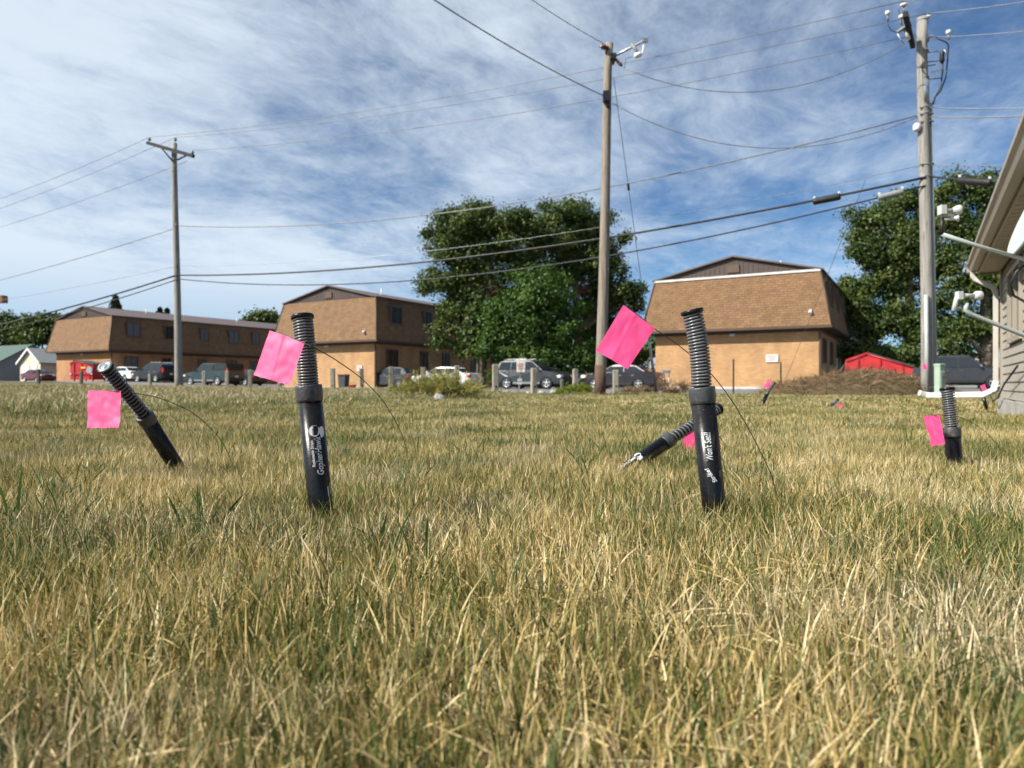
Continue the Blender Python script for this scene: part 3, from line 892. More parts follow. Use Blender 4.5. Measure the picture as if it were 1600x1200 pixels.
core = hbox(MB(), 0.02, HL, -HW, -0.03, -0.3, Z_EAVE + 0.1)
wallh = core.build('wall', M_SIDING, house, True)
WIN = (1.0, 2.15, 0.86, 1.62)
p = 0.108
k = 0
z = Z_SILL
while z < Z_EAVE:
    zt = min(z + p, Z_EAVE)
    spans = [(0.0, HL)] if (zt < WIN[2] - 0.02 or z > WIN[3] + 0.02) else [(0.0, WIN[0] - 0.07), (WIN[1] + 0.07, HL)]
    for (a, b_) in spans:
        m = MB()
        c = [(a, 0.022, z), (b_, 0.022, z), (b_, 0.004, zt + 0.012), (a, 0.004, zt + 0.012), (a, -0.012, z), (b_, -0.012, z), (b_, -0.012, zt + 0.012), (a, -0.012, zt + 0.012)]
        m.add([H(*q) for q in c], [(0, 1, 2, 3), (4, 7, 6, 5), (0, 4, 5, 1), (1, 5, 6, 2), (2, 6, 7, 3), (3, 7, 4, 0)])
        m.build('slat', M_SIDING, wallh, True)
    z += p
hbox(MB(), -0.04, 0.07, -0.02, 0.045, Z_SILL - 0.01, Z_EAVE).build('corner_trim', M_TRIMT, house, True)
# foundation blocks
fz0, fz1 = -0.42, Z_SILL - 0.012
t_, i_ = -0.10, 0
while t_ < HL:
    ln = (0.62, 0.40, 0.41, 0.39)[i_ % 4]
    jit = 0.008 * math.sin(i_ * 2.7)
    hbox(MB(), t_, t_ + ln - 0.012, -0.16, 0.07 + jit, fz0, fz1 + 0.004 * math.sin(i_ * 1.9)).build('foundation_block', M_CONC, house, True)
    t_ += ln; i_ += 1
# window
wf = MB()
for (a, b_, z0, z1) in ((WIN[0] - 0.06, WIN[0], WIN[2] - 0.06, WIN[3] + 0.06), (WIN[1], WIN[1] + 0.06, WIN[2] - 0.06, WIN[3] + 0.06), (WIN[0], WIN[1], WIN[2] - 0.06, WIN[2]), (WIN[0], WIN[1], WIN[3], WIN[3] + 0.06), ((WIN[0] + WIN[1]) / 2 - 0.025, (WIN[0] + WIN[1]) / 2 + 0.025, WIN[2], WIN[3])):
    hbox(wf, a, b_, -0.03, 0.05, z0, z1)
wfo = wf.build('window', M_TRIMT, house, True)
hbox(MB(), WIN[0], (WIN[0] + WIN[1]) / 2 - 0.025, -0.02, 0.012, WIN[2], WIN[3]).build('pane', M_GLASS, wfo, True)
hbox(MB(), (WIN[0] + WIN[1]) / 2 + 0.025, WIN[1], -0.02, 0.012, WIN[2], WIN[3]).build('pane', M_GLASS, wfo, True)
# eave: soffit panels, fascia, gutter, roof
EO = 0.29
t_ = -0.10
while t_ < HL + 0.2:
    m = MB()
    hbox(m, t_, t_ + 0.145, 0.03, EO - 0.02, Z_EAVE, Z_EAVE + 0.02)
    hbox(m, t_ + 0.147, t_ + 0.168, 0.03, EO - 0.02, Z_EAVE + 0.012, Z_EAVE + 0.03)
    m.build('soffit_panel', M_SOFFIT, house, True)
    t_ += 0.17
hbox(MB(), -0.12, HL + 0.2, EO - 0.018, EO, Z_EAVE - 0.02, Z_EAVE + 0.17).build('fascia', M_TRIMT, house, True)
hbox(MB(), -0.14, -0.122, -HW - 0.3, EO, Z_EAVE - 0.02, Z_EAVE + 0.17).build('rake_board', M_TRIMT, house, True)
gprof = [(EO + 0.004, Z_EAVE + 0.02), (EO + 0.085, Z_EAVE + 0.02), (EO + 0.105, Z_EAVE + 0.075), (EO + 0.128, Z_EAVE + 0.10), (EO + 0.128, Z_EAVE + 0.145), (EO + 0.118, Z_EAVE + 0.145), (EO + 0.118, Z_EAVE + 0.105), (EO + 0.095, Z_EAVE + 0.08), (EO + 0.078, Z_EAVE + 0.03), (EO + 0.014, Z_EAVE + 0.03), (EO + 0.014, Z_EAVE + 0.145), (EO + 0.004, Z_EAVE + 0.145)]
gt = MB()
n = len(gprof)
pts = [H(-0.14, q, zz) for q, zz in gprof] + [H(HL + 0.2, q, zz) for q, zz in gprof]
gt.add(pts, [(i, (i + 1) % n, (i + 1) % n + n, i + n) for i in range(n)])
gut = gt.build('gutter', M_TRIMT, house, True)
hbox(MB(), -0.152, -0.14, EO + 0.004, EO + 0.128, Z_EAVE + 0.02, Z_EAVE + 0.145).build('gutter_cap', M_TRIMT, gut, True)
rf = MB()
for (n0, z0, n1, z1) in ((EO + 0.03, Z_EAVE + 0.15, -HW / 2, Z_EAVE + 1.35), (-HW - EO, Z_EAVE + 0.15, -HW / 2, Z_EAVE + 1.35)):
    q = [(-0.18, n0, z0), (HL + 0.25, n0, z0), (HL + 0.25, n1, z1), (-0.18, n1, z1)]
    rf.add([H(*a) for a in q] + [H(a[0], a[1], a[2] + 0.04) for a in q], [(0, 1, 2, 3), (4, 7, 6, 5), (0, 4, 5, 1), (1, 5, 6, 2), (2, 6, 7, 3), (3, 7, 4, 0)])
rf.build('roof', M_ROOFH, house, True)
gg = MB()
q = [(0.0, -0.02, Z_EAVE + 0.1), (0.0, -HW, Z_EAVE + 0.1), (0.0, -HW / 2, Z_EAVE + 1.3)]
gg.add([H(*a) for a in q] + [H(a[0] + HL, a[1], a[2]) for a in q], [(0, 1, 2), (5, 4, 3), (0, 3, 4, 1)])
gg.build('gable', M_SIDING, house, True)


def rect_pipe(name, path, w, dpt, mat_, parent, side):
    """rectangular downspout along a path; side is the direction of its width"""
    m = MB()
    path = [Vector(q) for q in path]
    pts = []
    for i, q in enumerate(path):
        t = (path[min(i + 1, len(path) - 1)] - path[max(0, i - 1)]).normalized()
        a = Vector(side); a = (a - t * a.dot(t)).normalized()
        b_ = t.cross(a)
        for sx, sy in ((-1, -0.8), (-0.8, -1), (0.8, -1), (1, -0.8), (1, 0.8), (0.8, 1), (-0.8, 1), (-1, 0.8)):
            pts.append(q + a * sx * w / 2 + b_ * sy * dpt / 2)
    f = []
    for i in range(len(path) - 1):
        for k in range(8):
            f.append((i * 8 + k, i * 8 + (k + 1) % 8, (i + 1) * 8 + (k + 1) % 8, (i + 1) * 8 + k))
    f += [tuple(range(7, -1, -1)), tuple((len(path) - 1) * 8 + k for k in range(8))]
    m.add(pts, f)
    return m.build(name, mat_, parent, True)


ds = H(-0.02, 0.09, 0)
dtop = H(-0.07, EO + 0.06, Z_EAVE + 0.02)
ds_o = rect_pipe('downspout', [dtop, dtop - Vector((0, 0, 0.07)), dtop - Vector((0, 0, 0.11)) - HN * 0.03, H(-0.03, 0.12, Z_EAVE - 0.22), H(-0.02, 0.09, Z_EAVE - 0.28), H(-0.02, 0.09, Z_EAVE - 0.36), ds + Vector((0, 0, 0.34))], 0.075, 0.062, M_DSPOUT, house, HD)
ext0 = ds + Vector((0, 0, 0.34))
e1 = ds + Vector((-0.03, 0.0, 0.23)); e2 = ds + Vector((-0.13, 0.04, 0.165))
e3 = Vector((P(1450, 0, 10.4).x, 10.4, 0.145)); e4 = e3 + Vector((-0.12, 0.01, 0.035))
rect_pipe('downspout_extension', [ext0, e1, e2, e3, e4], 0.075, 0.075, M_GUTTERW, ds_o, HD)

# satellite dishes on the house wall
cb1 = MB().tube([H(0.1, 0.07, 0.22), H(0.0, 0.16, 0.17), H(0.25, 0.14, 0.08), H(0.7, 0.12, 0.14), H(1.2, 0.10, 0.30), H(2.4, 0.08, 0.5)], 0.011, 6).build('cable', M_CABLE)
tag(cb1, 'black cable drooping along the foot of the taupe siding', 'cable')
cb2 = MB().tube([P(1608, 408, 4.9), P(1588, 425, 4.9), P(1579, 445, 4.95), P(1584, 462, 5.0), P(1606, 474, 5.1)], 0.009, 6).build('cable', M_CABLE)
tag(cb2, 'black coax loop hanging under the upper satellite dish', 'cable')


def dish(c, axis, rad, depth, arm_pts, label, wall_t, lnb_kind):
    t = thing('satellite_dish', c, label, 'satellite dish', 'satellite dishes on the house')
    ax = Vector(axis).normalized()
    prof = [(0.001, 0.0)] + [(rad * q, depth * q * q) for q in (0.25, 0.5, 0.75, 0.92, 1.0)] + [(rad * 1.015, depth + 0.004), (rad * 1.0, depth - 0.012)] + [(rad * q, depth * q * q - 0.012) for q in (0.75, 0.5, 0.25)] + [(0.001, -0.012)]
    MB().lathe(c, ax, prof, 40).build('reflector', M_DISH, t, True)
    arm = MB().tube(arm_pts, 0.014, 8).build('arm', M_DISH, t, True)
    tip = Vector(arm_pts[-1])
    dv = (Vector(c) - tip).normalized()
    l = MB()
    if lnb_kind == 0:
        up = Vector((0, 0, 1))
        MB().tube([tip, tip + up * 0.11], 0.014, 6).build('bracket', M_DARK, arm, True)
        s0 = tip + up * 0.16
        l.box(s0, (0.035, 0.05, 0.06))
        for dz in (0.0, -0.035, -0.06):
            l.tube([s0 + Vector((0.01, 0, dz)), s0 + Vector((0.08, 0, dz))], 0.010, 8)
        l.lathe(s0 + Vector((0.07, 0, 0)), (1, 0, 0.05), [(0.014, 0), (0.026, 0.02), (0.032, 0.035), (0.032, 0.048), (0.028, 0.050)], 14)
        l.lathe(s0 + Vector((0.075, 0.0, -0.055)), (1, 0, 0.05), [(0.010, 0), (0.018, 0.02), (0.022, 0.03)], 12)
    else:
        s0 = tip + Vector((0.0, 0, 0.05))
        l.tube([s0 - Vector((0.05, 0, 0)), s0 + Vector((0.05, 0, 0.0))], [0.012, 0.012], 10)
        l.lathe(s0 + Vector((0.045, 0, 0)), (1, 0, 0), [(0.018, 0), (0.028, 0.012), (0.030, 0.040), (0.022, 0.048)], 14)
        l.tube([s0 - Vector((0.06, 0, -0.01)), s0 - Vector((0.085, 0, 0.10))], [0.013, 0.015], 8)
        l.box(s0 + Vector((-0.05, 0, 0.0)), (0.03, 0.04, 0.05))
    l.build('feed', M_LNB, t, True)
    # mast back to the wall
    wp = H(wall_t, 0.0, c[2] - 0.05)
    MB().tube([Vector(c) - ax * 0.03, Vector(c) - ax * 0.10 + Vector((0, 0, -0.06)), wp], 0.02, 8).build('mast', M_STEEL, t, True)
    hbox(MB(), wall_t - 0.07, wall_t + 0.07, 0.0, 0.03, c[2] - 0.16, c[2] + 0.06).build('wall_plate', M_STEEL, t, True)
    return t


dc = P(1624, 338, 4.75)
dish(dc, (-0.85, 0.33, 0.38), 0.29, 0.05, [P(1604, 406, 4.72), P(1530, 385, 4.70), P(1472, 366, 4.70)], 'grey green satellite dish with white feed under the soffit', 5.35, 0)
dc2 = P(1690, 500, 4.55)
dish(dc2, (-0.85, 0.33, 0.38), 0.27, 0.05, [P(1668, 553, 4.5), P(1600, 524, 4.5), P(1520, 492, 4.5), P(1508, 484, 4.5), P(1511, 474, 4.5)], 'lower satellite dish whose feed arm reaches past the downspout', 5.75, 1)

# ================================================================== utility poles
pole_group = 'wooden utility poles'


def pole(name, label, px, d, pxtop, ytop, rb, rt, mat_, butt=None):
    base = P(px, 0, d); base.z = ground_z(base.x, base.y) - 0.15
    t = thing(name, base, label, 'utility pole', pole_group)
    top = P(pxtop, ytop, d)
    pts, rs = [], []
    for i in range(15):
        f = i / 14
        pts.append(Vector((base.x, d, base.z)).lerp(top, f) + Vector((0.02 * math.sin(f * 5), 0, 0)) * (0 < i < 14))
        rs.append(rb + (rt - rb) * f)
    MB().tube(pts, rs, 16).build('shaft', mat_, t, True)
    if butt:
        n_ = 4
        q0 = pts[0]; q1 = pts[0].lerp(pts[-1], butt / (top.z - base.z))
        MB().tube([q0, q1], [rb + 0.004, rb + 0.002], 16).build('stained_butt', M_CREOSOTE, t, True)
    return t, pts, top


def insulator(mb, p, r=0.06, h=0.14, up=Vector((0, 0, 1))):
    mb.lathe(p, up, [(r * 0.35, 0), (r * 0.5, h * 0.15), (r, h * 0.25), (r * 0.6, h * 0.4), (r * 0.95, h * 0.55), (r * 0.5, h * 0.75), (r * 0.6, h * 0.9), (0.001, h)], 10)


# --- left pole with a crossarm
DL = 28.0
pl, plp, pl_top = pole('utility_pole', 'grey utility pole with dark crossarm behind the black SUV', 279, DL, 272.5, 224, 0.145, 0.10, M_WOODGREY)
a0, a1 = P(233, 225, DL + 0.5), P(305, 246, DL - 0.9)
arm_dir = (a1 - a0).normalized()
mrot = arm_dir.to_track_quat('X', 'Z').to_matrix()
arm = MB().box((a0 + a1) / 2 + Vector((0, -0.14, 0)), ((a1 - a0).length, 0.10, 0.13), mrot).build('crossarm', M_ARM, pl, True)
for (u, v) in (((253, 232), (270, 252)), ((291, 243), (277, 250))):
    MB().tube([P(u[0], u[1], DL - 0.15), P(v[0], v[1], DL - 0.13)], 0.03, 6).build('brace', M_ARM, arm, True)
ins_pts = []
for (q, dd) in (((236, 223), DL + 0.42), ((274, 222), DL), ((303, 244), DL - 0.85)):
    pp = P(q[0], q[1], dd) + Vector((0, -0.12 if dd != DL else 0, 0.03))
    m = MB(); m.tube([pp - Vector((0, 0, 0.08)), pp + Vector((0, 0, 0.02))], 0.012, 6); insulator(m, pp + Vector((0, 0, 0.0)), 0.07, 0.15)
    m.build('insulator', M_GUARD, pl, True)
    ins_pts.append(pp + Vector((0, 0, 0.15)))
for yy in (352, 416, 430, 437):
    pp = P(278, yy, DL)
    MB().box(pp + Vector((0, -0.15, 0)), (0.07, 0.12, 0.10)).build('cable_clamp', M_GUARD, pl, True)

# --- middle pole
DM = 18.6
pm, pmp, pm_top = pole('utility_pole', 'brown weathered utility pole in front of the big trees', 937, DM, 952, 68, 0.150, 0.105, M_WOODPOLE, butt=0.95)
ins_m = P(945, 74, DM - 0.12)
m = MB(); m.lathe(ins_m, (-0.9, -0.2, 0.1), [(0.02, -0.1), (0.07, -0.06), (0.04, -0.03), (0.085, 0.0), (0.04, 0.03), (0.085, 0.06), (0.04, 0.09), (0.02, 0.15)], 12); m.build('strain_insulator', M_PORCB, pm, True)
m = MB(); q0, q1 = P(961, 92, DM - 0.1), P(974, 105, DM - 0.15); m.lathe(q0, q1 - q0, [(0.03, 0), (0.05, 0.04), (0.025, 0.08), (0.05, 0.12), (0.025, 0.16), (0.05, 0.2), (0.02, 0.28)], 10); m.build('strain_insulator', M_PORCB, pm, True)
br = MB().tube([P(961, 87, DM), P(985, 75, DM - 0.1), P(1004, 65, DM - 0.2), P(1010, 62, DM - 0.2)], 0.035, 7).build('bracket_arm', M_STEEL, pm, True)
m = MB(); m.tube([P(987, 69, DM - 0.15), P(994, 78, DM - 0.2), P(997, 84, DM - 0.2)], [0.05, 0.04, 0.03], 8); m.build('fused_cutout', M_GUARD, pm, True)
m = MB(); m.lathe(P(997, 86, DM - 0.2), (0.9, 0, 0.25), [(0.03, -0.1), (0.07, -0.06), (0.07, 0.06), (0.03, 0.1)], 10); m.build('arrester', M_PORC, pm, True)
m = MB(); m.tube([P(1006, 70, DM - 0.2), P(1004, 82, DM - 0.2), P(1000, 87, DM - 0.2)], 0.022, 6); m.build('fuse_tube', M_PORC, pm, True)
m = MB(); m.box(P(1008, 63, DM - 0.2), (0.16, 0.06, 0.10)); m.build('arm_end_clamp', M_GUARD, pm, True)
m = MB(); m.box(P(957, 92, DM), (0.14, 0.40, 0.14)); m.build('mounting_band', M_DARK, pm, True)
m = MB(); m.box(P(947, 151, DM - 0.16), (0.16, 0.16, 0.26)).box(P(950, 160, DM - 0.14), (0.08, 0.10, 0.22)); m.build('deadend_clamp', M_DARK, pm, True)
MB().tube([P(944, 150, DM - 0.2), P(943, 160, DM - 0.2), P(948, 168, DM - 0.18), P(955, 170, DM - 0.16)], 0.010, 6).build('jumper_wire', M_CABLE, pm, True)
MB().tube([P(975, 108, DM - 0.2), P(978, 92, DM - 0.2), P(988, 88, DM - 0.2)], 0.008, 6).build('jumper_wire', M_CABLE, pm, True)
for yy in (140, 190, 212, 258, 330, 420):
    MB().tube([P(950, yy, DM - 0.16), P(950, yy, DM - 0.08)], 0.02, 6).build('bolt', M_GUARD, pm, True)

# --- right pole
DR = 17.0
pr, prp, pr_top = pole('utility_pole', 'tall grey utility pole with conduit beside the house', 1450, DR, 1441, 28, 0.150, 0.115, M_WOODGREY)
q0, q1 = P(1424, 22, DR - 1.1), P(1436, 74, DR + 0.55)
adr = (q1 - q0).normalized()
c0, c1 = P(1425, 26, DR - 1.15), P(1436, 70, DR + 0.35)
c1.z = c0.z = (c0.z + P(1430, 44, DR - 0.4).z) / 2
armr = MB().box((c0 + c1) / 2 + Vector((-0.15, 0, 0)), ((c1 - c0).length, 0.10, 0.12), (c1 - c0).to_track_quat('X', 'Z').to_matrix()).build('crossarm', M_ARM, pr, True)
ins_r = []
for (pp, mm) in ((c0 + Vector((-0.15, 0.06, 0.06)), M_PORC), (pr_top + Vector((0.13, 0, -0.15)), M_PORC)):
    m = MB(); m.tube([pp, pp + Vector((0, 0, 0.14 if mm else 0.2))], 0.014, 6)
    m.build('insulator_pin', M_GUARD, pr, True)
    m = MB(); tp = pp + Vector((0, 0, 0.14)); m.lathe(tp, (0, 0, 1), [(0.03, 0), (0.075, 0.015), (0.075, 0.05), (0.05, 0.055), (0.05, 0.075), (0.02, 0.11)], 12)
    m.build('insulator', M_PORC, pr, True)
    m = MB(); m.lathe(tp + Vector((0, 0, 0.056)), (0, 0, 1), [(0.052, 0), (0.055, 0.02), (0.035, 0.045)], 12)
    m.build('insulator_cap', M_DARK, pr, True)
    ins_r.append(tp + Vector((0, 0, 0.12)))
for (q, s) in (((1387, 20), 0.055), ((1408, 26), 0.05), ((1482, 50), 0.055)):
    m = MB(); m.lathe(P(q[0], q[1] + 3, DR - 0.3), (0, 0, 1), [(s * 0.7, 0), (s, 0.01), (s, 0.075), (s * 0.7, 0.085)], 12); m.build('surge_cap', M_PORC, pr, True)
    m = MB(); m.tube([P(q[0], q[1] + 4, DR - 0.3), P(q[0], q[1] + 12, DR - 0.3)], 0.022, 6); m.build('surge_stem', M_GUARD, pr, True)
ct = MB()
ct.tube([P(1401, 51, DR - 0.4), P(1412, 44, DR - 0.45), P(1423, 38, DR - 0.5)], [0.035, 0.05, 0.05], 8)
cto = ct.build('fused_cutout', M_GUARD, pr, True)
MB().tube([P(1412, 44, DR - 0.42), P(1416, 52, DR - 0.42), P(1421, 62, DR - 0.42)], [0.03, 0.045, 0.03], 8).build('porcelain_body', M_PORC, cto, True)
MB().tube([P(1402, 52, DR - 0.4), P(1408, 63, DR - 0.4), P(1414, 69, DR - 0.4), P(1420, 62, DR - 0.42)], 0.014, 6).build('fuse_tube', M_STEEL, cto, True)
MB().tube([P(1387, 30, DR - 0.3), P(1388, 40, DR - 0.3), P(1393, 48, DR - 0.35), P(1402, 51, DR - 0.4)], 0.010, 6).build('jumper_wire', M_CABLE, pr, True)
MB().tube([P(1404, 14, DR - 0.3), P(1408, 34, DR - 0.35), P(1412, 43, DR - 0.4)], 0.008, 6).build('jumper_wire', M_CABLE, pr, True)
# right side hardware: bracket, riser cables, pot heads
MB().tube([P(1450, 66, DR), P(1452, 56, DR - 0.05), P(1458, 56, DR - 0.05), P(1464, 59, DR - 0.05)], 0.022, 7).build('bracket_arm', M_STEEL, pr, True)
MB().tube([P(1464, 60, DR - 0.05), P(1478, 66, DR - 0.05), P(1482, 70, DR - 0.05), P(1480, 100, DR - 0.05), P(1478, 120, DR - 0.05), P(1470, 142, DR - 0.05), P(1460, 153, DR - 0.05), P(1457, 163, DR - 0.08)], 0.017, 7).build('riser_cable', M_CABLE, pr, True)
MB().tube([P(1473, 84, DR - 0.08), P(1473, 110, DR - 0.08), P(1470, 135, DR - 0.06), P(1462, 150, DR - 0.05), P(1458, 163, DR - 0.05)], 0.017, 7).build('riser_cable', M_CABLE, pr, True)
m = MB(); m.lathe(P(1472, 92, DR - 0.1), (0, 0, 1), [(0.03, -0.1), (0.06, -0.04), (0.05, 0.1), (0.06, 0.16), (0.02, 0.2)], 10); m.build('pothead', M_DARK, pr, True)
m = MB(); m.lathe(P(1475, 82, DR - 0.1), (0, 0, 1), [(0.04, -0.05), (0.05, 0.0), (0.03, 0.05)], 10); m.build('pothead_cap', M_PORC, pr, True)
for (yy, x1) in ((80, 1466), (95, 1466), (101, 1462), (122, 1470)):
    MB().tube([P(1449, yy + 2, DR - 0.06), P(x1, yy, DR - 0.08)], 0.014, 6).build('standoff_bracket', M_GUARD, pr, True)
m = MB()
for k in range(4):
    m.lathe(P(1455 + k * 4.4, 113 - k * 1.2, DR - 0.08), (1, 0, 0.15), [(0.015, 0), (0.032, 0.012), (0.015, 0.05)], 8)
m.build('post_insulator', M_PORC, pr, True)
b0 = Vector((prp[0].x, prp[0].y, 0))
sh = lambda y: P(1450 + (1441 - 1450) * (612 - y) / 584.0, y, DR)
MB().tube([sh(127), sh(162)], [0.126, 0.128], 16).build('steel_sleeve', M_STEEL, pr, True)
MB().tube([sh(162) + Vector((0.16, -0.02, 0)), sh(400) + Vector((0.175, -0.02, 0)), sh(600) + Vector((0.18, -0.02, -0.2))], 0.035, 8).build('riser_conduit', M_PVC, pr, True)
MB().tube([sh(462) + Vector((-0.10, -0.15, 0)), sh(600) + Vector((-0.10, -0.16, -0.25))], 0.045, 8).build('cable_guard', M_PVC, pr, True)
m = MB(); m.lathe(sh(202) + Vector((-0.20, -0.05, -0.06)), (0, 0, 1), [(0.06, 0), (0.085, 0.03), (0.085, 0.13), (0.05, 0.18)], 12); m.build('pole_lamp', M_PORC, pr, True)
for (yy) in (170, 180, 192, 258, 278):
    MB().tube([sh(yy) + Vector((-0.16, -0.10, 0)), sh(yy) + Vector((0.17, -0.10, 0.0))], 0.022, 6).build('through_bolt', M_GUARD, pr, True)
for k, yy in enumerate((32, 80, 122, 168, 178, 258, 276)):
    q = sh(yy)
    MB().lathe(q - Vector((0, 0, 0.02)), (0, 0, 1), [(0.118 + 0.00007 * yy, 0), (0.122 + 0.00007 * yy, 0.012), (0.118 + 0.00007 * yy, 0.04)], 16).build('pole_band', M_GUARD, pr, True)

# ------------------------------------------------------------------ wires
wire_group = 'overhead lines'


def wire(p0, p1, sag, r, label, mat_=None, cat='wire', name='overhead_wire', n=22, lumps=None):
    p0, p1 = Vector(p0), Vector(p1)
    pts = []
    for i in range(n + 1):
        s = i / n
        q = p0.lerp(p1, s); q.z -= 4 * sag * s * (1 - s)
        pts.append(q)
    o_ = MB().tube(pts, r, 6).build(name, mat_ or M_WIRE)
    return tag(o_, label, cat, wire_group), pts


R_top = ins_r[0]; R_mid = ins_r[1]
wire(ins_pts[0], R_top, 0.42, 0.009, 'highest of the thin power lines from the left crossarm to the right pole')
wire(ins_pts[1], R_mid, 0.42, 0.009, 'second highest thin power line, from the left pole top to the right pole top')
wire(ins_pts[2], P(1432, 54, DR), 0.45, 0.009, 'third thin power line, from the low end of the left crossarm to the right pole')
wire(ins_pts[0], P(-250, 378, 42), 0.55, 0.009, 'uppermost line leaving the left crossarm towards the left edge')
wire(ins_pts[1], P(-250, 396, 41), 0.5, 0.009, 'middle line leaving the left pole top towards the left edge')
wire(P(292, 252, DL - 0.6), P(-250, 412, 40), 0.5, 0.009, 'lowest of three thin lines leaving the left crossarm to the left')
wire(R_top, P(2000, -105, 12.0), 0.15, 0.009, 'upper power line leaving the right pole to the top right corner')
wire(R_mid, P(2000, -80, 12.0), 0.15, 0.009, 'second power line leaving the right pole to the top right')
wire(P(1452, 58, DR), P(2000, -25, 12.0), 0.2, 0.009, 'third power line leaving the right pole above the surge cap')
wire(P(279, 353, DL - 0.15), P(1432, 181, DR - 0.1), 0.85, 0.016, 'twisted grey neutral line sagging between left and right poles')
wire(P(279, 355, DL - 0.15), P(-250, 490, 40), 0.35, 0.014, 'grey neutral line running from the left pole to the left edge')
wire(P(1452, 168, DR - 0.1), P(2000, 135, 12.0), 0.15, 0.012, 'upper of two short grey lines right of the pole sleeve')
wire(P(1452, 183, DR - 0.1), P(2000, 140, 12.0), 0.15, 0.014, 'lower of two short grey lines right of the pole sleeve')
_, tel = wire(P(280, 430, DL - 0.15), P(1447, 277, DR - 0.12), 0.62, 0.030, 'thick black telephone cable between the left and right poles', M_CABLE, 'cable', 'telephone_cable', 34)
wire(P(280, 416, DL - 0.15), P(1438, 259, DR - 0.12), 0.60, 0.006, 'bright steel strand above the thick black telephone cable', M_STRAND, 'cable', 'steel_strand', 34)
_, tel2 = wire(P(280, 436, DL - 0.15), P(1446, 290, DR - 0.12), 1.02, 0.020, 'thinner black cable hanging lowest between left and right poles', M_CABLE, 'cable', 'telephone_cable', 34)
wire(P(276, 430, DL - 0.15), P(-250, 548, 38), 0.45, 0.032, 'thick black cable from the left pole down to the left edge', M_CABLE, 'cable', 'telephone_cable')
wire(P(276, 437, DL - 0.15), P(-250, 553, 38), 0.55, 0.020, 'thin black cable under the thick one left of the left pole', M_CABLE, 'cable', 'telephone_cable')
wire(P(276, 416, DL - 0.15), P(-250, 498, 38), 0.30, 0.008, 'thin pale strand from the left pole to the left edge', M_STRAND, 'cable', 'steel_strand')
wire(P(1452, 258, DR - 0.1), P(2000, 225, 11.0), 0.12, 0.010, 'bright strand leaving the right pole towards the house roof', M_STRAND, 'cable', 'steel_strand')
_, tel3 = wire(P(1452, 276, DR - 0.1), P(2000, 282, 11.0), 0.12, 0.022, 'black cable leaving the right pole towards the house roof', M_CABLE, 'cable', 'telephone_cable')
wire(P(943, 68, DM - 0.2), P(640, -145, 13.0), 0.15, 0.009, 'line from the middle pole top up out of the frame')
wire(P(944, 150, DM - 0.2), P(560, -80, 12.0), 0.15, 0.013, 'line from the middle pole deadend clamp up to the top edge')
wire(P(977, 107, DM - 0.2), P(1434, 56, DR), 0.95, 0.010, 'slack upper span between the middle pole and right pole')
wire(P(958, 162, DM - 0.1), P(1436, 182, DR), 0.95, 0.010, 'slack lower span drooping between middle pole and right pole')
# guy wires
gy0, gy1 = P(959, 122, DM), Vector((P(1026, 0, 19.3).x, 19.3, 0.0))
pts = [gy0.lerp(gy1, i / 8) for i in range(9)]
gw = MB().tube(pts, 0.009, 6).build('guy_wire', M_WIRE)
tag(gw, 'steep guy wire from the middle pole down to a grey guard', 'wire')
MB().tube([gy0.lerp(gy1, 0.325), gy0.lerp(gy1, 0.345)], 0.035, 8).build('strain_insulator', M_PORCB, gw, True)
MB().tube([gy0.lerp(gy1, 0.79), gy0.lerp(gy1, 0.995)], [0.035, 0.045], 8).build('guy_guard', M_GUARD, gw, True)
gq0, gq1 = P(1352, 282, DR + 0.4), P(1225, 600, 30)
gw2 = MB().tube([gq0.lerp(gq1, i / 4) for i in range(5)], 0.008, 6).build('guy_wire', M_WIRE)
tag(gw2, 'thin slanting wire left of the right pole above the nearest roof', 'wire')


def near_pt(pts, px):
    best = min(range(len(pts) - 1), key=lambda i: abs(800 + pts[i].x / pts[i].y * FPX - px))
    return pts[best], (pts[best + 1] - pts[best]).normalized()


def closure(pts, px0, px1, r, mat_, label, drop=0.03):
    a_, _ = near_pt(pts, px0); b_, _ = near_pt(pts, px1)

    def at(px):
        for i in range(len(pts) - 1):
            x0 = 800 + pts[i].x / pts[i].y * FPX; x1 = 800 + pts[i + 1].x / pts[i + 1].y * FPX
            if (x0 - px) * (x1 - px) <= 0:
                return pts[i].lerp(pts[i + 1], (px - x0) / (x1 - x0))
        return a_
    p0, p1 = at(px0) - Vector((0, 0, drop)), at(px1) - Vector((0, 0, drop))
    ax = p1 - p0; L_ = ax.length
    t = thing('splice_closure', p0, label, 'cable closure', 'splice closures on the overhead cables')
    MB().lathe(p0, ax, [(r * 0.5, 0), (r * 0.95, 0.02), (r, 0.05), (r, L_ - 0.05), (r * 0.95, L_ - 0.02), (r * 0.5, L_)], 14).build('case', mat_, t, True)
    for f in (0.06, 0.94):
        MB().box(p0 + ax * f + Vector((0, 0, r + 0.02)), (0.04, 0.03, 0.06)).build('hanger', M_PORC, t, True)
    for f in (0.2, 0.5, 0.8):
        MB().lathe(p0 + ax * f, ax, [(r * 1.0, -0.012), (r * 1.06, -0.006), (r * 1.06, 0.006), (r * 1.0, 0.012)], 14).build('rib', mat_, t, True)


closure(tel, 1270, 1314, 0.085, M_DARK, 'black splice closure on the thick cable left of the right pole')
closure(tel3, 1497, 1550, 0.085, M_DARK, 'black splice closure between the right pole and the house eave')
closure(tel2, 1372, 1413, 0.075, M_GUARD, 'grey splice closure on the lowest cable beside the right pole', drop=0.0)

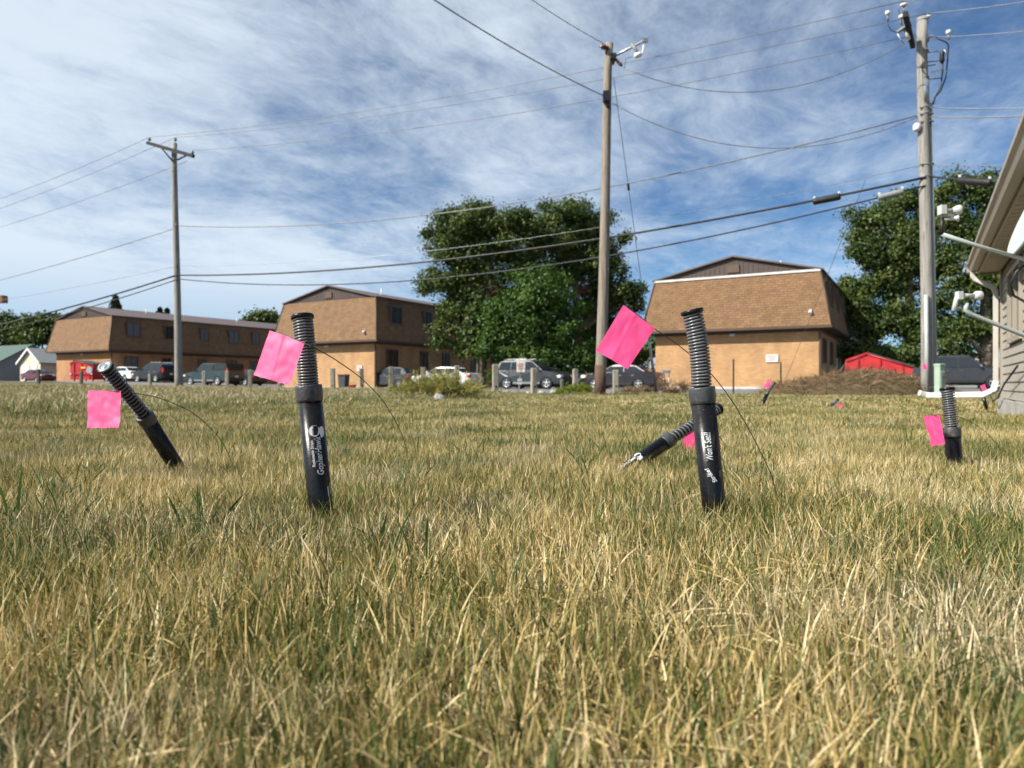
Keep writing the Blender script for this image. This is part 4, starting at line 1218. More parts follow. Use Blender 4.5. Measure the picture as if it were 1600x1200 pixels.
# ------------------------------------------------------------------ posts
posts = [(60, 40, 0.155, 1.15, 1), (127, 40, 0.145, 1.02, 1), (234, 44, 0.17, 0.95, 0), (284, 42, 0.16, 0.95, 0), (319, 35.5, 0.17, 1.0, 0), (355, 34.8, 0.16, 0.98, 0), (391, 34, 0.17, 1.02, 0), (437, 32.6, 0.16, 0.95, 0),
         (520, 30.0, 0.18, 0.98, 0), (565, 29.0, 0.17, 0.94, 0), (611, 27.5, 0.17, 0.98, 0), (662, 26.0, 0.17, 0.92, 0), (714, 24.5, 0.17, 0.95, 0), (774, 21.8, 0.175, 0.93, 0),
         (834, 21.5, 0.165, 0.80, 0), (878, 26.5, 0.11, 0.52, 1), (899, 24.0, 0.165, 0.84, 0), (962, 21.5, 0.17, 0.74, 0)]
near_names = ['dark post in front of the maroon sedan', 'dark post in front of the left red dumpster', 'short pale post left of the grey crossarm pole', 'short post just right of the grey crossarm pole',
              'grey post in front of the cab of the green pickup', 'grey post in front of the rear wheel of the green pickup', 'grey post at the tail of the green pickup',
              'post behind the pink flag of the left upright trap', 'grey post left of the middle building corner', 'grey post just left of the dark crossover', 'grey post in front of the dark crossover',
              'grey post between the dark crossover and the white sedan', 'grey post in front of the white sedan tail', 'tall pale post between the white sedan and the grey SUV',
              'grey post in front of the front wheel of the grey SUV', 'short thin dark stub ahead of the grey SUV', 'pale post behind the green weed clump', 'pale post right of the middle utility pole']
for i, (px, d, w, h, dark) in enumerate(posts):
    base = P(px, 0, d); base.z = ground_z(base.x, base.y)
    t = thing('wooden_post', base, near_names[i], 'post', 'wooden posts along the parking lot edge', random.uniform(-0.25, 0.25) + 0.15)
    tilt = Matrix.Rotation(random.uniform(-0.025, 0.025), 3, 'Y') @ Matrix.Rotation(random.uniform(-0.02, 0.02), 3, 'X')
    po = MB().cbox((0, 0, h / 2 - 0.1), (w, w, h + 0.2), 0.018, tilt).build('shaft', M_POSTD if dark else M_POST, t)
    if not dark:
        MB().lathe((0.01, -w / 2 - 0.004, 0.24), (0, 1, 0), [(0.032, 0), (0.032, 0.01)], 10).build('bolt_hole', M_HOLE, po)

# ------------------------------------------------------------------ little things by the lot
base = P(812, 0, 20.8); base.z = ground_z(base.x, base.y)
sg = thing('stake_sign', base, 'white notice on a short stake in front of the grey SUV', 'sign')
MB().box((0, 0, 0.42), (0.055, 0.04, 0.86), Matrix.Rotation(0.09, 3, 'Y')).build('stake', M_POST, sg)
for zz in (0.34, 0.44):
    MB().box((0.0, -0.03, zz), (0.13, 0.02, 0.07)).build('bracket', M_PLATE, sg)
pn = MB().box((0.03, -0.045, 0.82), (0.24, 0.015, 0.30)).build('panel', M_SIGN, sg)
for k, ww in enumerate((0.15, 0.17, 0.14, 0.16, 0.09)):
    MB().box((0.03, -0.056, 0.91 - 0.045 * k), (ww, 0.006, 0.016)).build('text_line', M_SIGNRED, pn)


def steel_post(px, y0, d, label):
    base = P(px, 0, d); base.z = ground_z(base.x, base.y)
    top = P(px, y0, d).z
    t = thing('steel_post', base, label, 'fence post', 'green steel fence posts')
    MB().box((0, 0, (top - base.z) / 2 - 0.1), (0.045, 0.012, top - base.z + 0.2)).build('flange', M_TPOST, t)
    m = MB().box((0, 0.02, (top - base.z) / 2 - 0.1), (0.012, 0.03, top - base.z + 0.19))
    for k in range(8):
        m.box((0, -0.012, 0.1 + k * (top - base.z - 0.15) / 8), (0.02, 0.014, 0.02))
    m.build('web', M_TPOST, t)


steel_post(1146, 561, 19.5, 'bare steel fence post in front of the tan end wall')
steel_post(1220, 566, 21.5, 'steel fence post just right of the wall notice')
steel_post(1308, 560, 24.5, 'green steel post left of the right red dumpster')

# a small free-standing grill-like box on a post near the dry weeds
base = P(1041, 0, 24); base.z = ground_z(base.x, base.y)
gl = thing('meter_stand', base, 'small grey box on two thin legs among the dry weeds', 'utility box')
MB().box((0, 0, 0.72), (0.28, 0.16, 0.10)).build('box', M_STEEL, gl)
for q in (-0.09, 0.09):
    MB().tube([(q, 0, -0.1), (q, 0, 0.68)], 0.012, 6).build('leg', M_STEEL, gl)

# green telecom pedestal at the foot of the right pole
base = P(1468, 0, 16.2); base.z = ground_z(base.x, base.y)
pd = thing('utility_pedestal', base, 'pale green utility pedestal at the foot of the right pole', 'utility box', None, R(20))
MB().cbox((0, 0, 0.34), (0.17, 0.16, 0.76), 0.015).build('cover', M_PED, pd)
MB().cbox((0, 0, 0.735), (0.19, 0.18, 0.05), 0.012).build('cap', M_PED, pd)
MB().box((0.03, -0.084, 0.45), (0.06, 0.006, 0.05)).build('warning_label', M_SIGNRED, pd)
for q in (-0.04, 0.0, 0.04):
    MB().box((q, -0.083, 0.30), (0.012, 0.008, 0.6)).build('rib', M_PED, pd)


def rock(px, d, w, h, label, mm=None):
    base = P(px, 0, d); base.z = ground_z(base.x, base.y)
    bm_ = bmesh.new()
    bmesh.ops.create_icosphere(bm_, subdivisions=2, radius=1.0)
    sd = Vector((px * 0.37, d, 1))
    for v in bm_.verts:
        n_ = 1 + 0.28 * mnoise.noise(v.co * 1.4 + sd)
        v.co = Vector((v.co.x * w / 2 * n_, v.co.y * w / 2 * 0.8 * n_, max(-0.3, v.co.z) * h * n_))
    me_ = bpy.data.meshes.new('rock'); bm_.to_mesh(me_); bm_.free()
    me_.materials.append(mm or M_ROCK)
    me_.polygons.foreach_set('use_smooth', [True] * len(me_.polygons))
    o_ = link('rock', me_); o_.location = base
    tag(o_, label, 'rock', 'loose rocks by the posts')


rock(686, 13.6, 0.24, 0.13, 'grey rounded rock at the foot of the big yellowish bush')
rock(825, 20.5, 0.14, 0.10, 'small white stone left of the middle utility pole', M_KERB)
rock(866, 24.5, 0.34, 0.18, 'pale rock ahead of the grey SUV front wheel')
rock(790, 23.4, 0.30, 0.12, 'pale flat rock behind the tall pale post')
rock(846, 23.0, 0.26, 0.12, 'low rock under the front bumper of the grey SUV')
rock(1421, 17.2, 0.24, 0.14, 'white stone on the dry brush mound beside the right pole', M_KERB)

# street light whose head just reaches into the left edge
base = P(-45, 0, 44); base.z = -0.1
sl = thing('street_light', base, 'brown box shaped lamp head poking in at the left edge', 'street light')
hz = P(0, 465, 44).z
MB().tube([(0, 0, 0), (0, 0, hz + 0.1)], [0.10, 0.07], 10).build('pole', M_TRIM, sl)
MB().tube([(0, 0, hz), (1.35, 0, hz)], 0.05, 8).build('arm', M_TRIM, sl)
MB().cbox((1.75, 0, hz), (0.75, 0.5, 0.46), 0.03).build('lamp_head', mat('lamp_brown', (0.26, 0.12, 0.06), 0.5, 0.15), sl)


# ================================================================== vehicles
def paint(name, c, metal=0.3, rough=0.3):
    return mat(name, c, rough, 0.08, 2.0, metal=0.0, coat=0.25)


CARS = {
    'sedan': dict(L=4.7, W=1.80, zb=0.24, wr=0.33, wx=(-1.32, 1.42),
                  top=[(-2.30, 0.42), (-2.36, 0.62), (-2.30, 0.98), (-1.72, 1.03), (1.05, 0.96), (1.75, 0.88), (2.18, 0.74), (2.34, 0.58), (2.34, 0.36)],
                  cab=[(-1.80, 1.01), (-1.05, 1.37), (-0.55, 1.43), (0.15, 1.43), (0.45, 1.37), (1.18, 0.95)]),
    'suv': dict(L=4.7, W=1.86, zb=0.30, wr=0.37, wx=(-1.36, 1.38),
                top=[(-2.26, 0.46), (-2.33, 0.70), (-2.28, 1.13), (-2.15, 1.17), (1.0, 1.12), (1.85, 1.04), (2.20, 0.90), (2.32, 0.66), (2.30, 0.44)],
                cab=[(-2.20, 1.14), (-2.02, 1.62), (-1.75, 1.72), (-0.2, 1.75), (0.28, 1.68), (1.15, 1.10)]),
    'crossover': dict(L=4.4, W=1.84, zb=0.27, wr=0.35, wx=(-1.28, 1.32),
                      top=[(-2.12, 0.46), (-2.18, 0.70), (-2.10, 1.10), (-1.9, 1.14), (0.95, 1.05), (1.65, 0.97), (2.05, 0.82), (2.18, 0.60), (2.16, 0.40)],
                      cab=[(-2.02, 1.11), (-1.62, 1.52), (-1.2, 1.63), (-0.2, 1.66), (0.2, 1.60), (1.12, 1.03)]),
    'pickup': dict(L=5.7, W=1.95, zb=0.36, wr=0.40, wx=(-1.70, 1.78),
                   top=[(-2.80, 0.52), (-2.83, 0.70), (-2.82, 1.22), (-1.05, 1.22), (1.25, 1.18), (2.45, 1.10), (2.76, 0.96), (2.84, 0.70), (2.82, 0.50)],
                   cab=[(-1.10, 1.20), (-0.98, 1.78), (-0.80, 1.86), (0.45, 1.88), (0.70, 1.80), (1.42, 1.16)]),
}


def vehicle(name, kind, px, d, heading, paint_m, label, cat, glass=None, extras=()):
    S = CARS[kind]
    loc = P(px, 0, d); loc.z = ground_z(loc.x, loc.y) + 0.03
    t = thing(name, loc, label, cat, 'cars parked in the lot', heading)
    W2 = S['W'] / 2
    glass = glass or M_GLASS
    # lower body: side outline with wheel arches, extruded, edges rounded
    prof = list(S['top'])
    ar = S['wr'] + 0.07
    bottom = []
    for cx in sorted(S['wx'], reverse=True):
        half = math.sqrt(max(0.0, ar ** 2 - (S['zb'] - S['wr']) ** 2))
        a0_ = math.atan2(S['zb'] - S['wr'], half); a1_ = math.pi - a0_
        for k in range(9):
            an = a0_ + (a1_ - a0_) * k / 8
            bottom.append((cx + ar * math.cos(an), S['wr'] + ar * math.sin(an)))
    poly = prof + [(prof[-1][0] - 0.06, S['zb'])] + bottom + [(prof[0][0] + 0.06, S['zb'])]
    bm_ = bmesh.new()
    v0 = [bm_.verts.new((x, -W2, z)) for x, z in poly]
    v1 = [bm_.verts.new((x, W2, z)) for x, z in poly]
    f0 = bm_.faces.new(v0); f1 = bm_.faces.new(v1[::-1])
    n_ = len(poly)
    for i in range(n_):
        bm_.faces.new((v0[i], v1[i], v1[(i + 1) % n_], v0[(i + 1) % n_]))
    for vv in bm_.verts:         # pull the nose, tail and shoulders in a little
        e = abs(vv.co.x) / (S['L'] / 2)
        k = 1 - 0.10 * max(0, e - 0.72) / 0.28
        zz = (vv.co.z - S['zb']) / 0.9
        vv.co.y *= k * (1 - 0.05 * max(0, zz - 0.35))
    edges = [e for e in bm_.edges if len(e.link_faces) == 2 and ((f0 in e.link_faces) or (f1 in e.link_faces))]
    bmesh.ops.bevel(bm_, geom=edges, offset=0.045, segments=2, affect='EDGES', clamp_overlap=True)
    bmesh.ops.triangulate(bm_, faces=[f for f in bm_.faces if len(f.verts) > 6])
    bmesh.ops.recalc_face_normals(bm_, faces=bm_.faces)
    me_ = bpy.data.meshes.new('body'); bm_.to_mesh(me_); bm_.free(); me_.materials.append(paint_m)
    body = link('body', me_, t)
    # cabin
    cab = S['cab']
    zb_, zt_ = min(cab[0][1], cab[-1][1]), max(q[1] for q in cab)
    yw = lambda z: W2 * (0.93 - 0.22 * (z - zb_) / (zt_ - zb_))
    m = MB(); n_ = len(cab)
    lo = [(x, -yw(z), z - (0.05 if i in (0, n_ - 1) else 0)) for i, (x, z) in enumerate(cab)]
    hi = [(x, yw(z), z - (0.05 if i in (0, n_ - 1) else 0)) for i, (x, z) in enumerate(cab)]
    m.add(lo + hi, [tuple(range(n_)), tuple(range(2 * n_ - 1, n_ - 1, -1))] + [(i, i + n_, (i + 1) % n_ + n_, (i + 1) % n_) for i in range(n_)])
    me_ = m.mesh('cabin', paint_m)
    bm_ = bmesh.new(); bm_.from_mesh(me_)
    ed = [e for e in bm_.edges if max(v.co.z for v in e.verts) > zb_ + 0.1 and e.calc_face_angle(0) > 0.3]
    bmesh.ops.bevel(bm_, geom=ed, offset=0.05, segments=2, affect='EDGES', clamp_overlap=True)
    bmesh.ops.recalc_face_normals(bm_, faces=bm_.faces); bm_.to_mesh(me_); bm_.free()
    cabin = link('cabin', me_, t)
    # glass: side windows, windscreen, rear window
    roof_z = zt_ - 0.10
    zw0 = zb_ + 0.06

    def front_x(z):
        for i in range(n_ - 1, n_ // 2 - 1, -1):
            (xa, za), (xb, zb2) = cab[i], cab[i - 1]
            if za <= z <= zb2:
                return xa + (xb - xa) * (z - za) / (zb2 - za)
        return cab[-2][0]

    def rear_x(z):
        for i in range(0, n_ // 2):
            (xa, za), (xb, zb2) = cab[i], cab[i + 1]
            if za <= z <= zb2:
                return xa + (xb - xa) * (z - za) / (zb2 - za)
        return cab[1][0]

    fx0, fx1, rx0, rx1 = front_x(zw0) - 0.16, front_x(roof_z) - 0.06, rear_x(zw0) + 0.20, rear_x(roof_z) + 0.10
    cuts = [0.0, 0.48, 1.0] if kind in ('sedan', 'pickup') else [0.0, 0.30, 0.64, 1.0]
    for sgn in (-1, 1):
        for a_, c_ in zip(cuts[:-1], cuts[1:]):
            g_ = 0.025
            x00 = rx0 + (fx0 - rx0) * a_ + (g_ if a_ > 0 else 0); x01 = rx0 + (fx0 - rx0) * c_ - (g_ if c_ < 1 else 0)
            x10 = rx1 + (fx1 - rx1) * a_ + (g_ if a_ > 0 else 0); x11 = rx1 + (fx1 - rx1) * c_ - (g_ if c_ < 1 else 0)
            if a_ > 0: x10 = x00
            if c_ < 1: x11 = x01
            w = MB()
            o0, o1 = 0.012, -0.02
            q = [(x00, sgn * (yw(zw0) + o0), zw0), (x01, sgn * (yw(zw0) + o0), zw0), (x11, sgn * (yw(roof_z) + o0), roof_z), (x10, sgn * (yw(roof_z) + o0), roof_z)]
            q2 = [(a, b - sgn * 0.03, c) for a, b, c in q]
            w.add(q + q2, [(0, 1, 2, 3), (7, 6, 5, 4), (0, 4, 5, 1), (1, 5, 6, 2), (2, 6, 7, 3), (3, 7, 4, 0)])
            w.build('side_window', glass, cabin)
    for nm, fn, sg in (('windscreen', front_x, 1), ('rear_window', rear_x, -1)):
        w = MB()
        z0_, z1_ = zb_ + 0.08, roof_z + 0.01
        if nm == 'rear_window' and kind in ('suv', 'crossover'): z0_ = zb_ + 0.12
        nsub = 4
        pts = []
        for i in range(nsub + 1):
            z_ = z0_ + (z1_ - z0_) * i / nsub
            x_ = fn(z_) + sg * 0.022
            y_ = yw(z_) - 0.09
            pts += [(x_, -y_, z_), (x_, y_, z_)]
        w.add(pts, [(2 * i, 2 * i + 1, 2 * i + 3, 2 * i + 2) for i in range(nsub)])
        b2_ = [(x - sg * 0.05, y, z) for x, y, z in pts]
        w.add(b2_, [(2 * i, 2 * i + 2, 2 * i + 3, 2 * i + 1) for i in range(nsub)])
        w.build(nm, glass, cabin)
    # wheels
    for cx in S['wx']:
        for sgn in (-1, 1):
            y0_ = sgn * (W2 - 0.20)
            wh = MB().lathe((cx, y0_, S['wr']), (0, sgn, 0), [(S['wr'] * 0.6, 0.0), (S['wr'] * 0.95, 0.0), (S['wr'], 0.03), (S['wr'], 0.16), (S['wr'] * 0.95, 0.195), (S['wr'] * 0.66, 0.20), (S['wr'] * 0.62, 0.10)], 24, cap=False).build('wheel', M_TYRE, t)
            rm = MB()
            rm.lathe((cx, y0_, S['wr']), (0, sgn, 0), [(S['wr'] * 0.68, 0.10), (S['wr'] * 0.68, 0.19), (S['wr'] * 0.60, 0.195), (S['wr'] * 0.58, 0.12)], 24, cap=False)
            for k in range(5):
                an = 2 * math.pi * k / 5 + 0.3
                rm.box((cx + math.cos(an) * S['wr'] * 0.33, y0_ + sgn * 0.165, S['wr'] + math.sin(an) * S['wr'] * 0.33), (S['wr'] * 0.62, 0.03, S['wr'] * 0.20), Matrix.Rotation(-an, 3, 'Y'))
            rm.lathe((cx, y0_, S['wr']), (0, sgn, 0), [(S['wr'] * 0.2, 0.12), (S['wr'] * 0.18, 0.19), (0.001, 0.195)], 12)
            rm.build('rim', M_RIM, wh)
            MB().lathe((cx, y0_, S['wr']), (0, sgn, 0), [(S['wr'] * 0.64, 0.06), (S['wr'] * 0.64, 0.09)], 20).build('spoke_shade', M_DARK, wh)  # dark disc added for the shade seen between the spokes
    # lamps, bumpers, plates, mirrors, handles
    L2 = S['L'] / 2
    zl = S['top'][2][1] - 0.16
    for sgn in (-1, 1):
        tall = kind in ('suv', 'pickup')
        MB().cbox((-L2 + 0.09, sgn * (W2 * 0.80), zl + (0.12 if tall else 0.0)), (0.16, 0.26 if not tall else 0.18, 0.42 if tall else 0.20), 0.03).build('tail_lamp', M_TAIL, body)
        MB().cbox((L2 - 0.20, sgn * (W2 * 0.74), 0.70 + (0.16 if kind == 'pickup' else 0.06)), (0.28, 0.36, 0.16), 0.03).build('headlamp', M_LAMP, body)
        MB().cbox((L2 - 0.34, sgn * (W2 * 0.905), 0.69 + (0.16 if kind == 'pickup' else 0.06)), (0.20, 0.06, 0.10), 0.015).build('side_lamp', M_AMBER, body)
        MB().cbox((front_x(zw0) - 0.22, sgn * (W2 + 0.08), zw0 + 0.08), (0.14, 0.20, 0.15), 0.03).build('mirror', M_CHROME if 'chrome' in extras else paint_m, body)
        for hx in ((fx0 + rx0) / 2 + 0.12, (rx0 * 0.75 + fx0 * 0.25)):
            MB().cbox((hx, sgn * (W2 * 0.985), zb_ - 0.14), (0.18, 0.05, 0.035), 0.01).build('door_handle', M_CHROME, body)
        MB().box(((S['wx'][0] + S['wx'][1]) / 2, sgn * (W2 * 0.975), S['zb'] + 0.07), (S['wx'][1] - S['wx'][0] - 2 * ar - 0.04, 0.05, 0.12)).build('sill', M_DARK if 'silver_sill' not in extras else M_GUARD, body)
    MB().cbox((-L2 + 0.03, 0, 0.50), (0.16, W2 * 1.72, 0.20), 0.04).build('rear_bumper', M_DARK if kind != 'sedan' else paint_m, body)
    MB().cbox((L2 - 0.05, 0, 0.48), (0.18, W2 * 1.66, 0.22), 0.04).build('front_bumper', M_DARK if kind != 'sedan' else paint_m, body)
    MB().box((-L2 - 0.03, 0, 0.74), (0.05, 0.32, 0.15)).build('number_plate', M_PLATE, body)
    MB().box((L2 - 0.03, 0, 0.72 + (0.12 if kind == 'pickup' else 0)), (0.06, W2 * 0.95, 0.18)).build('grille', M_DARK, body)
    MB().box((0, 0, S['zb'] + 0.03), (S['L'] * 0.80, S['W'] * 0.70, 0.32)).build('underbody_shade', M_DARK, body)  # underbody, made deep and dark to fill in the shade below
    if kind == 'suv':
        for sgn in (-1, 1):
            MB().tube([(-1.7, sgn * 0.58, 1.76), (-1.5, sgn * 0.58, 1.81), (-0.2, sgn * 0.58, 1.83), (0.0, sgn * 0.58, 1.77)], 0.022, 6).build('roof_rail', M_STEEL, cabin)
    if kind == 'pickup':
        MB().box((-1.93, 0, 1.20), (1.58, W2 * 1.62, 0.06)).build('bed_floor', M_DARK, body)
        if 'topper' in extras:
            tp = MB().prism([(-2.80, 1.225), (-1.12, 1.225), (-1.15, 1.80), (-2.66, 1.80)], -W2 * 0.86, W2 * 0.86, 'y').build('topper', M_DARK, t)
            for sgn in (-1, 1):
                MB().box((-1.95, sgn * W2 * 0.865, 1.52), (1.1, 0.02, 0.34)).build('topper_window', glass, tp)
    return t


HB, HF = R(150), R(-30)
vehicle('sedan', 'sedan', 60, 84, HF, paint('maroon_paint', (0.11, 0.012, 0.025)), 'maroon sedan parked before the cream garage', 'car')
vehicle('sedan', 'sedan', 196, 71, HB, paint('white_paint_a', (0.72, 0.73, 0.74), 0.0), 'white car between the left red dumpster and black SUV', 'car')
vehicle('suv', 'suv', 243, 66, HB, paint('black_paint', (0.012, 0.012, 0.015)), 'black SUV parked left of the grey crossarm pole', 'car')
vehicle('pickup_truck', 'pickup', 334, 60, HB, paint('dark_green_paint', (0.018, 0.034, 0.036)), 'dark green pickup with black topper right of the crossarm pole', 'truck', extras=('topper', 'silver_sill'))
vehicle('sedan', 'sedan', 380, 66, HB, paint('black_paint_b', (0.010, 0.010, 0.012)), 'black car behind the tail of the green pickup', 'car')
vehicle('crossover', 'crossover', 614, 57, HB, paint('charcoal_paint', (0.030, 0.033, 0.040)), 'dark charcoal crossover before the middle building', 'car')
vehicle('sedan', 'sedan', 698, 47, HB, paint('white_paint_b', (0.78, 0.79, 0.80), 0.0), 'white sedan with red tail lamp behind the yellowish bush', 'car')
vehicle('suv', 'suv', 833, 43.5, HF, paint('slate_paint', (0.026, 0.029, 0.034)), 'slate grey SUV behind the stake sign', 'car', extras=('silver_sill',))
vehicle('sedan', 'sedan', 893, 50, HB, paint('white_paint_c', (0.72, 0.72, 0.72), 0.0), 'white car mostly hidden left of the middle utility pole', 'car')
vehicle('sedan', 'sedan', 972, 42, HB, paint('plum_paint', (0.016, 0.011, 0.015)), 'dark plum sedan just right of the middle utility pole', 'car')
vehicle('pickup_truck', 'pickup', 1492, 39.5, HF, paint('graphite_paint', (0.030, 0.031, 0.035)), 'graphite grey pickup seen past the right pole and downspout', 'truck', extras=('chrome',))

# ------------------------------------------------------------------ dumpsters and bins
def dumpster(px, d, w, dep, hl, hp, hr, xp, label, rz, lettered=False, dz=0.0):
    loc = P(px, 0, d); loc.z = ground_z(loc.x, loc.y) + dz
    t = thing('dumpster', loc, label, 'dumpster', 'red dumpsters', rz)
    prof = [(-w / 2, 0.12), (w / 2 - 0.12, 0.12), (w / 2, hr), (xp, hp), (-w / 2, hl)]
    b_ = MB().prism(prof, -dep / 2, dep / 2, 'y').build('body', M_RED, t)
    for (a, c) in (((-w / 2, hl), (xp, hp)), ((xp, hp), (w / 2, hr))):
        m = MB()
        q = [(a[0], -dep / 2 - 0.05, a[1] + 0.01), (c[0], -dep / 2 - 0.05, c[1] + 0.01), (c[0], dep / 2 + 0.05, c[1] + 0.01), (a[0], dep / 2 + 0.05, a[1] + 0.01)]
        m.add(q + [(x, y, z + 0.06) for x, y, z in q], [(0, 1, 2, 3), (4, 7, 6, 5), (0, 4, 5, 1), (1, 5, 6, 2), (2, 6, 7, 3), (3, 7, 4, 0)])
        m.build('lid', M_LID if c[0] == w / 2 else M_RED, t)
        nrm = Vector((-(c[1] - a[1]), 0, c[0] - a[0])).normalized()
        for yy in (-dep / 2 - 0.02, dep / 2 + 0.02):
            MB().tube([(a[0], yy, a[1] - 0.02), (c[0], yy, c[1] - 0.02)], 0.035, 6).build('rim_tube', M_RED, b_)
    for xx in (-w * 0.33, 0.0, w * 0.33):
        zt_ = hl + (hp - hl) * (xx + w / 2) / (xp + w / 2) if xx < xp else hp + (hr - hp) * (xx - xp) / (w / 2 - xp)
        MB().box((xx, -dep / 2 - 0.03, (zt_ + 0.12) / 2), (0.09, 0.06, zt_ - 0.3)).build('rib', M_RED, b_)
    MB().box((0, -dep / 2 - 0.05, 0.62), (w * 0.96, 0.10, 0.10)).build('fork_pocket', M_RED, b_)
    for sx in (-1, 1):
        MB().box((sx * w * 0.45, -dep / 2 - 0.105, 0.62), (0.12, 0.012, 0.11)).build('reflector', M_WHITE, b_)
        for yy in (-dep * 0.38, dep * 0.38):
            MB().lathe((sx * w * 0.40, yy - 0.03, 0.065), (0, 1, 0), [(0.065, 0), (0.065, 0.06)], 12).build('caster', M_TYRE, t)
    return t


dumpster(1372, 31, 2.55, 1.7, 1.28, 1.58, 0.98, -0.45, 'red dumpster with dark lid behind the dry brush mound', R(-24), dz=0.05)
dm = dumpster(140, 62, 2.35, 1.7, 1.45, 1.75, 1.4, -0.8, 'red dumpster before the orange brick end wall', R(-12), dz=0.03)
MB().box((0.2, -0.915, 1.15), (0.45, 0.02, 0.16)).build('yellow_sticker', mat('yellow_sticker', (0.75, 0.55, 0.03), 0.5, 0.1), dm)
MB().lathe((0.80, -0.905, 0.95), (0, -1, 0), [(0.30, 0), (0.30, 0.012)], 20).build('round_emblem', M_STEEL, dm)

base = P(537, 0, 54); base.z = 0.0
wb = thing('trash_cart', base, 'dark wheeled trash cart by the middle end wall', 'trash cart', None, R(-20))
MB().prism([(-0.26, 0.1), (0.26, 0.1), (0.32, 1.0), (-0.32, 1.0)], -0.3, 0.3, 'y').build('bin', M_LID, wb)
MB().cbox((0, 0, 1.04), (0.70, 0.72, 0.08), 0.02).build('lid', M_LID, wb)
for q in (-0.22, 0.22):
    MB().lathe((q, 0.28, 0.11), (1, 0, 0), [(0.11, -0.02), (0.11, 0.03)], 14).build('wheel', M_TYRE, wb)
base = P(551, 0, 52); base.z = 0.0
rb = thing('tub', base, 'small red tub on the ground beside the trash cart', 'tub')
MB().lathe((0, 0, 0), (0, 0, 1), [(0.20, 0), (0.27, 0.26), (0.29, 0.27), (0.29, 0.30), (0.26, 0.30), (0.20, 0.05)], 16).build('bowl', mat('orange_red_plastic', (0.7, 0.08, 0.03), 0.4, 0.1), rb)
MB().tube([(0.28 * math.cos(a), 0.1, 0.3 + 0.14 * math.sin(a)) for a in np.linspace(0, math.pi, 9)], 0.012, 6).build('handle', M_DARK, rb)

# ================================================================== traps
M_BLACKP = mat('black_plastic', (0.0055, 0.0056, 0.006), 0.27, 0.35, 90, 0.03, 260, spec=0.32)
M_COLLAR = mat('grey_plastic_collar', (0.050, 0.054, 0.058), 0.36, 0.22, 60, 0.15, 200)
M_SPRING = mat('spring_plastic', (0.115, 0.118, 0.122), 0.30, 0.25, 60, spec=0.6)
M_INK = mat('white_ink', (0.78, 0.80, 0.82), 0.5, 0.12, 120)
M_CAPTOP = mat('cap_top_reflection', (0.22, 0.25, 0.265), 0.25, 0.5, 60, spec=0.7)  # sky reflection on the cap face put into this pale colour


def smooth_path(pts, n):
    """quadratic through three points"""
    a, b_, c = (Vector(q) for q in pts)
    return [a * (2 * (s - 0.5) * (s - 1)) + b_ * (4 * s * (1 - s)) + c * (2 * s * (s - 0.5)) for s in (i / n for i in range(n + 1))]


def text_mesh(body, size, shear=0.25, bold=0.016, length=0.08):
    cu = bpy.data.curves.new('lettering_curve', 'FONT')
    cu.body = body; cu.size = size; cu.shear = shear; cu.offset = bold * size; cu.resolution_u = 4
    ob = bpy.data.objects.new('lettering_tmp', cu)
    col.objects.link(ob)
    dg = bpy.context.evaluated_depsgraph_get()
    me_ = bpy.data.meshes.new_from_object(ob.evaluated_get(dg))
    wd = max(q.co.x for q in me_.vertices)
    v = [(q.co.x * length / wd, q.co.y) for q in me_.vertices]
    f = [tuple(p_.vertices) for p_ in me_.polygons]
    bpy.data.objects.remove(ob, do_unlink=True); bpy.data.curves.remove(cu); bpy.data.meshes.remove(me_)
    return v, f


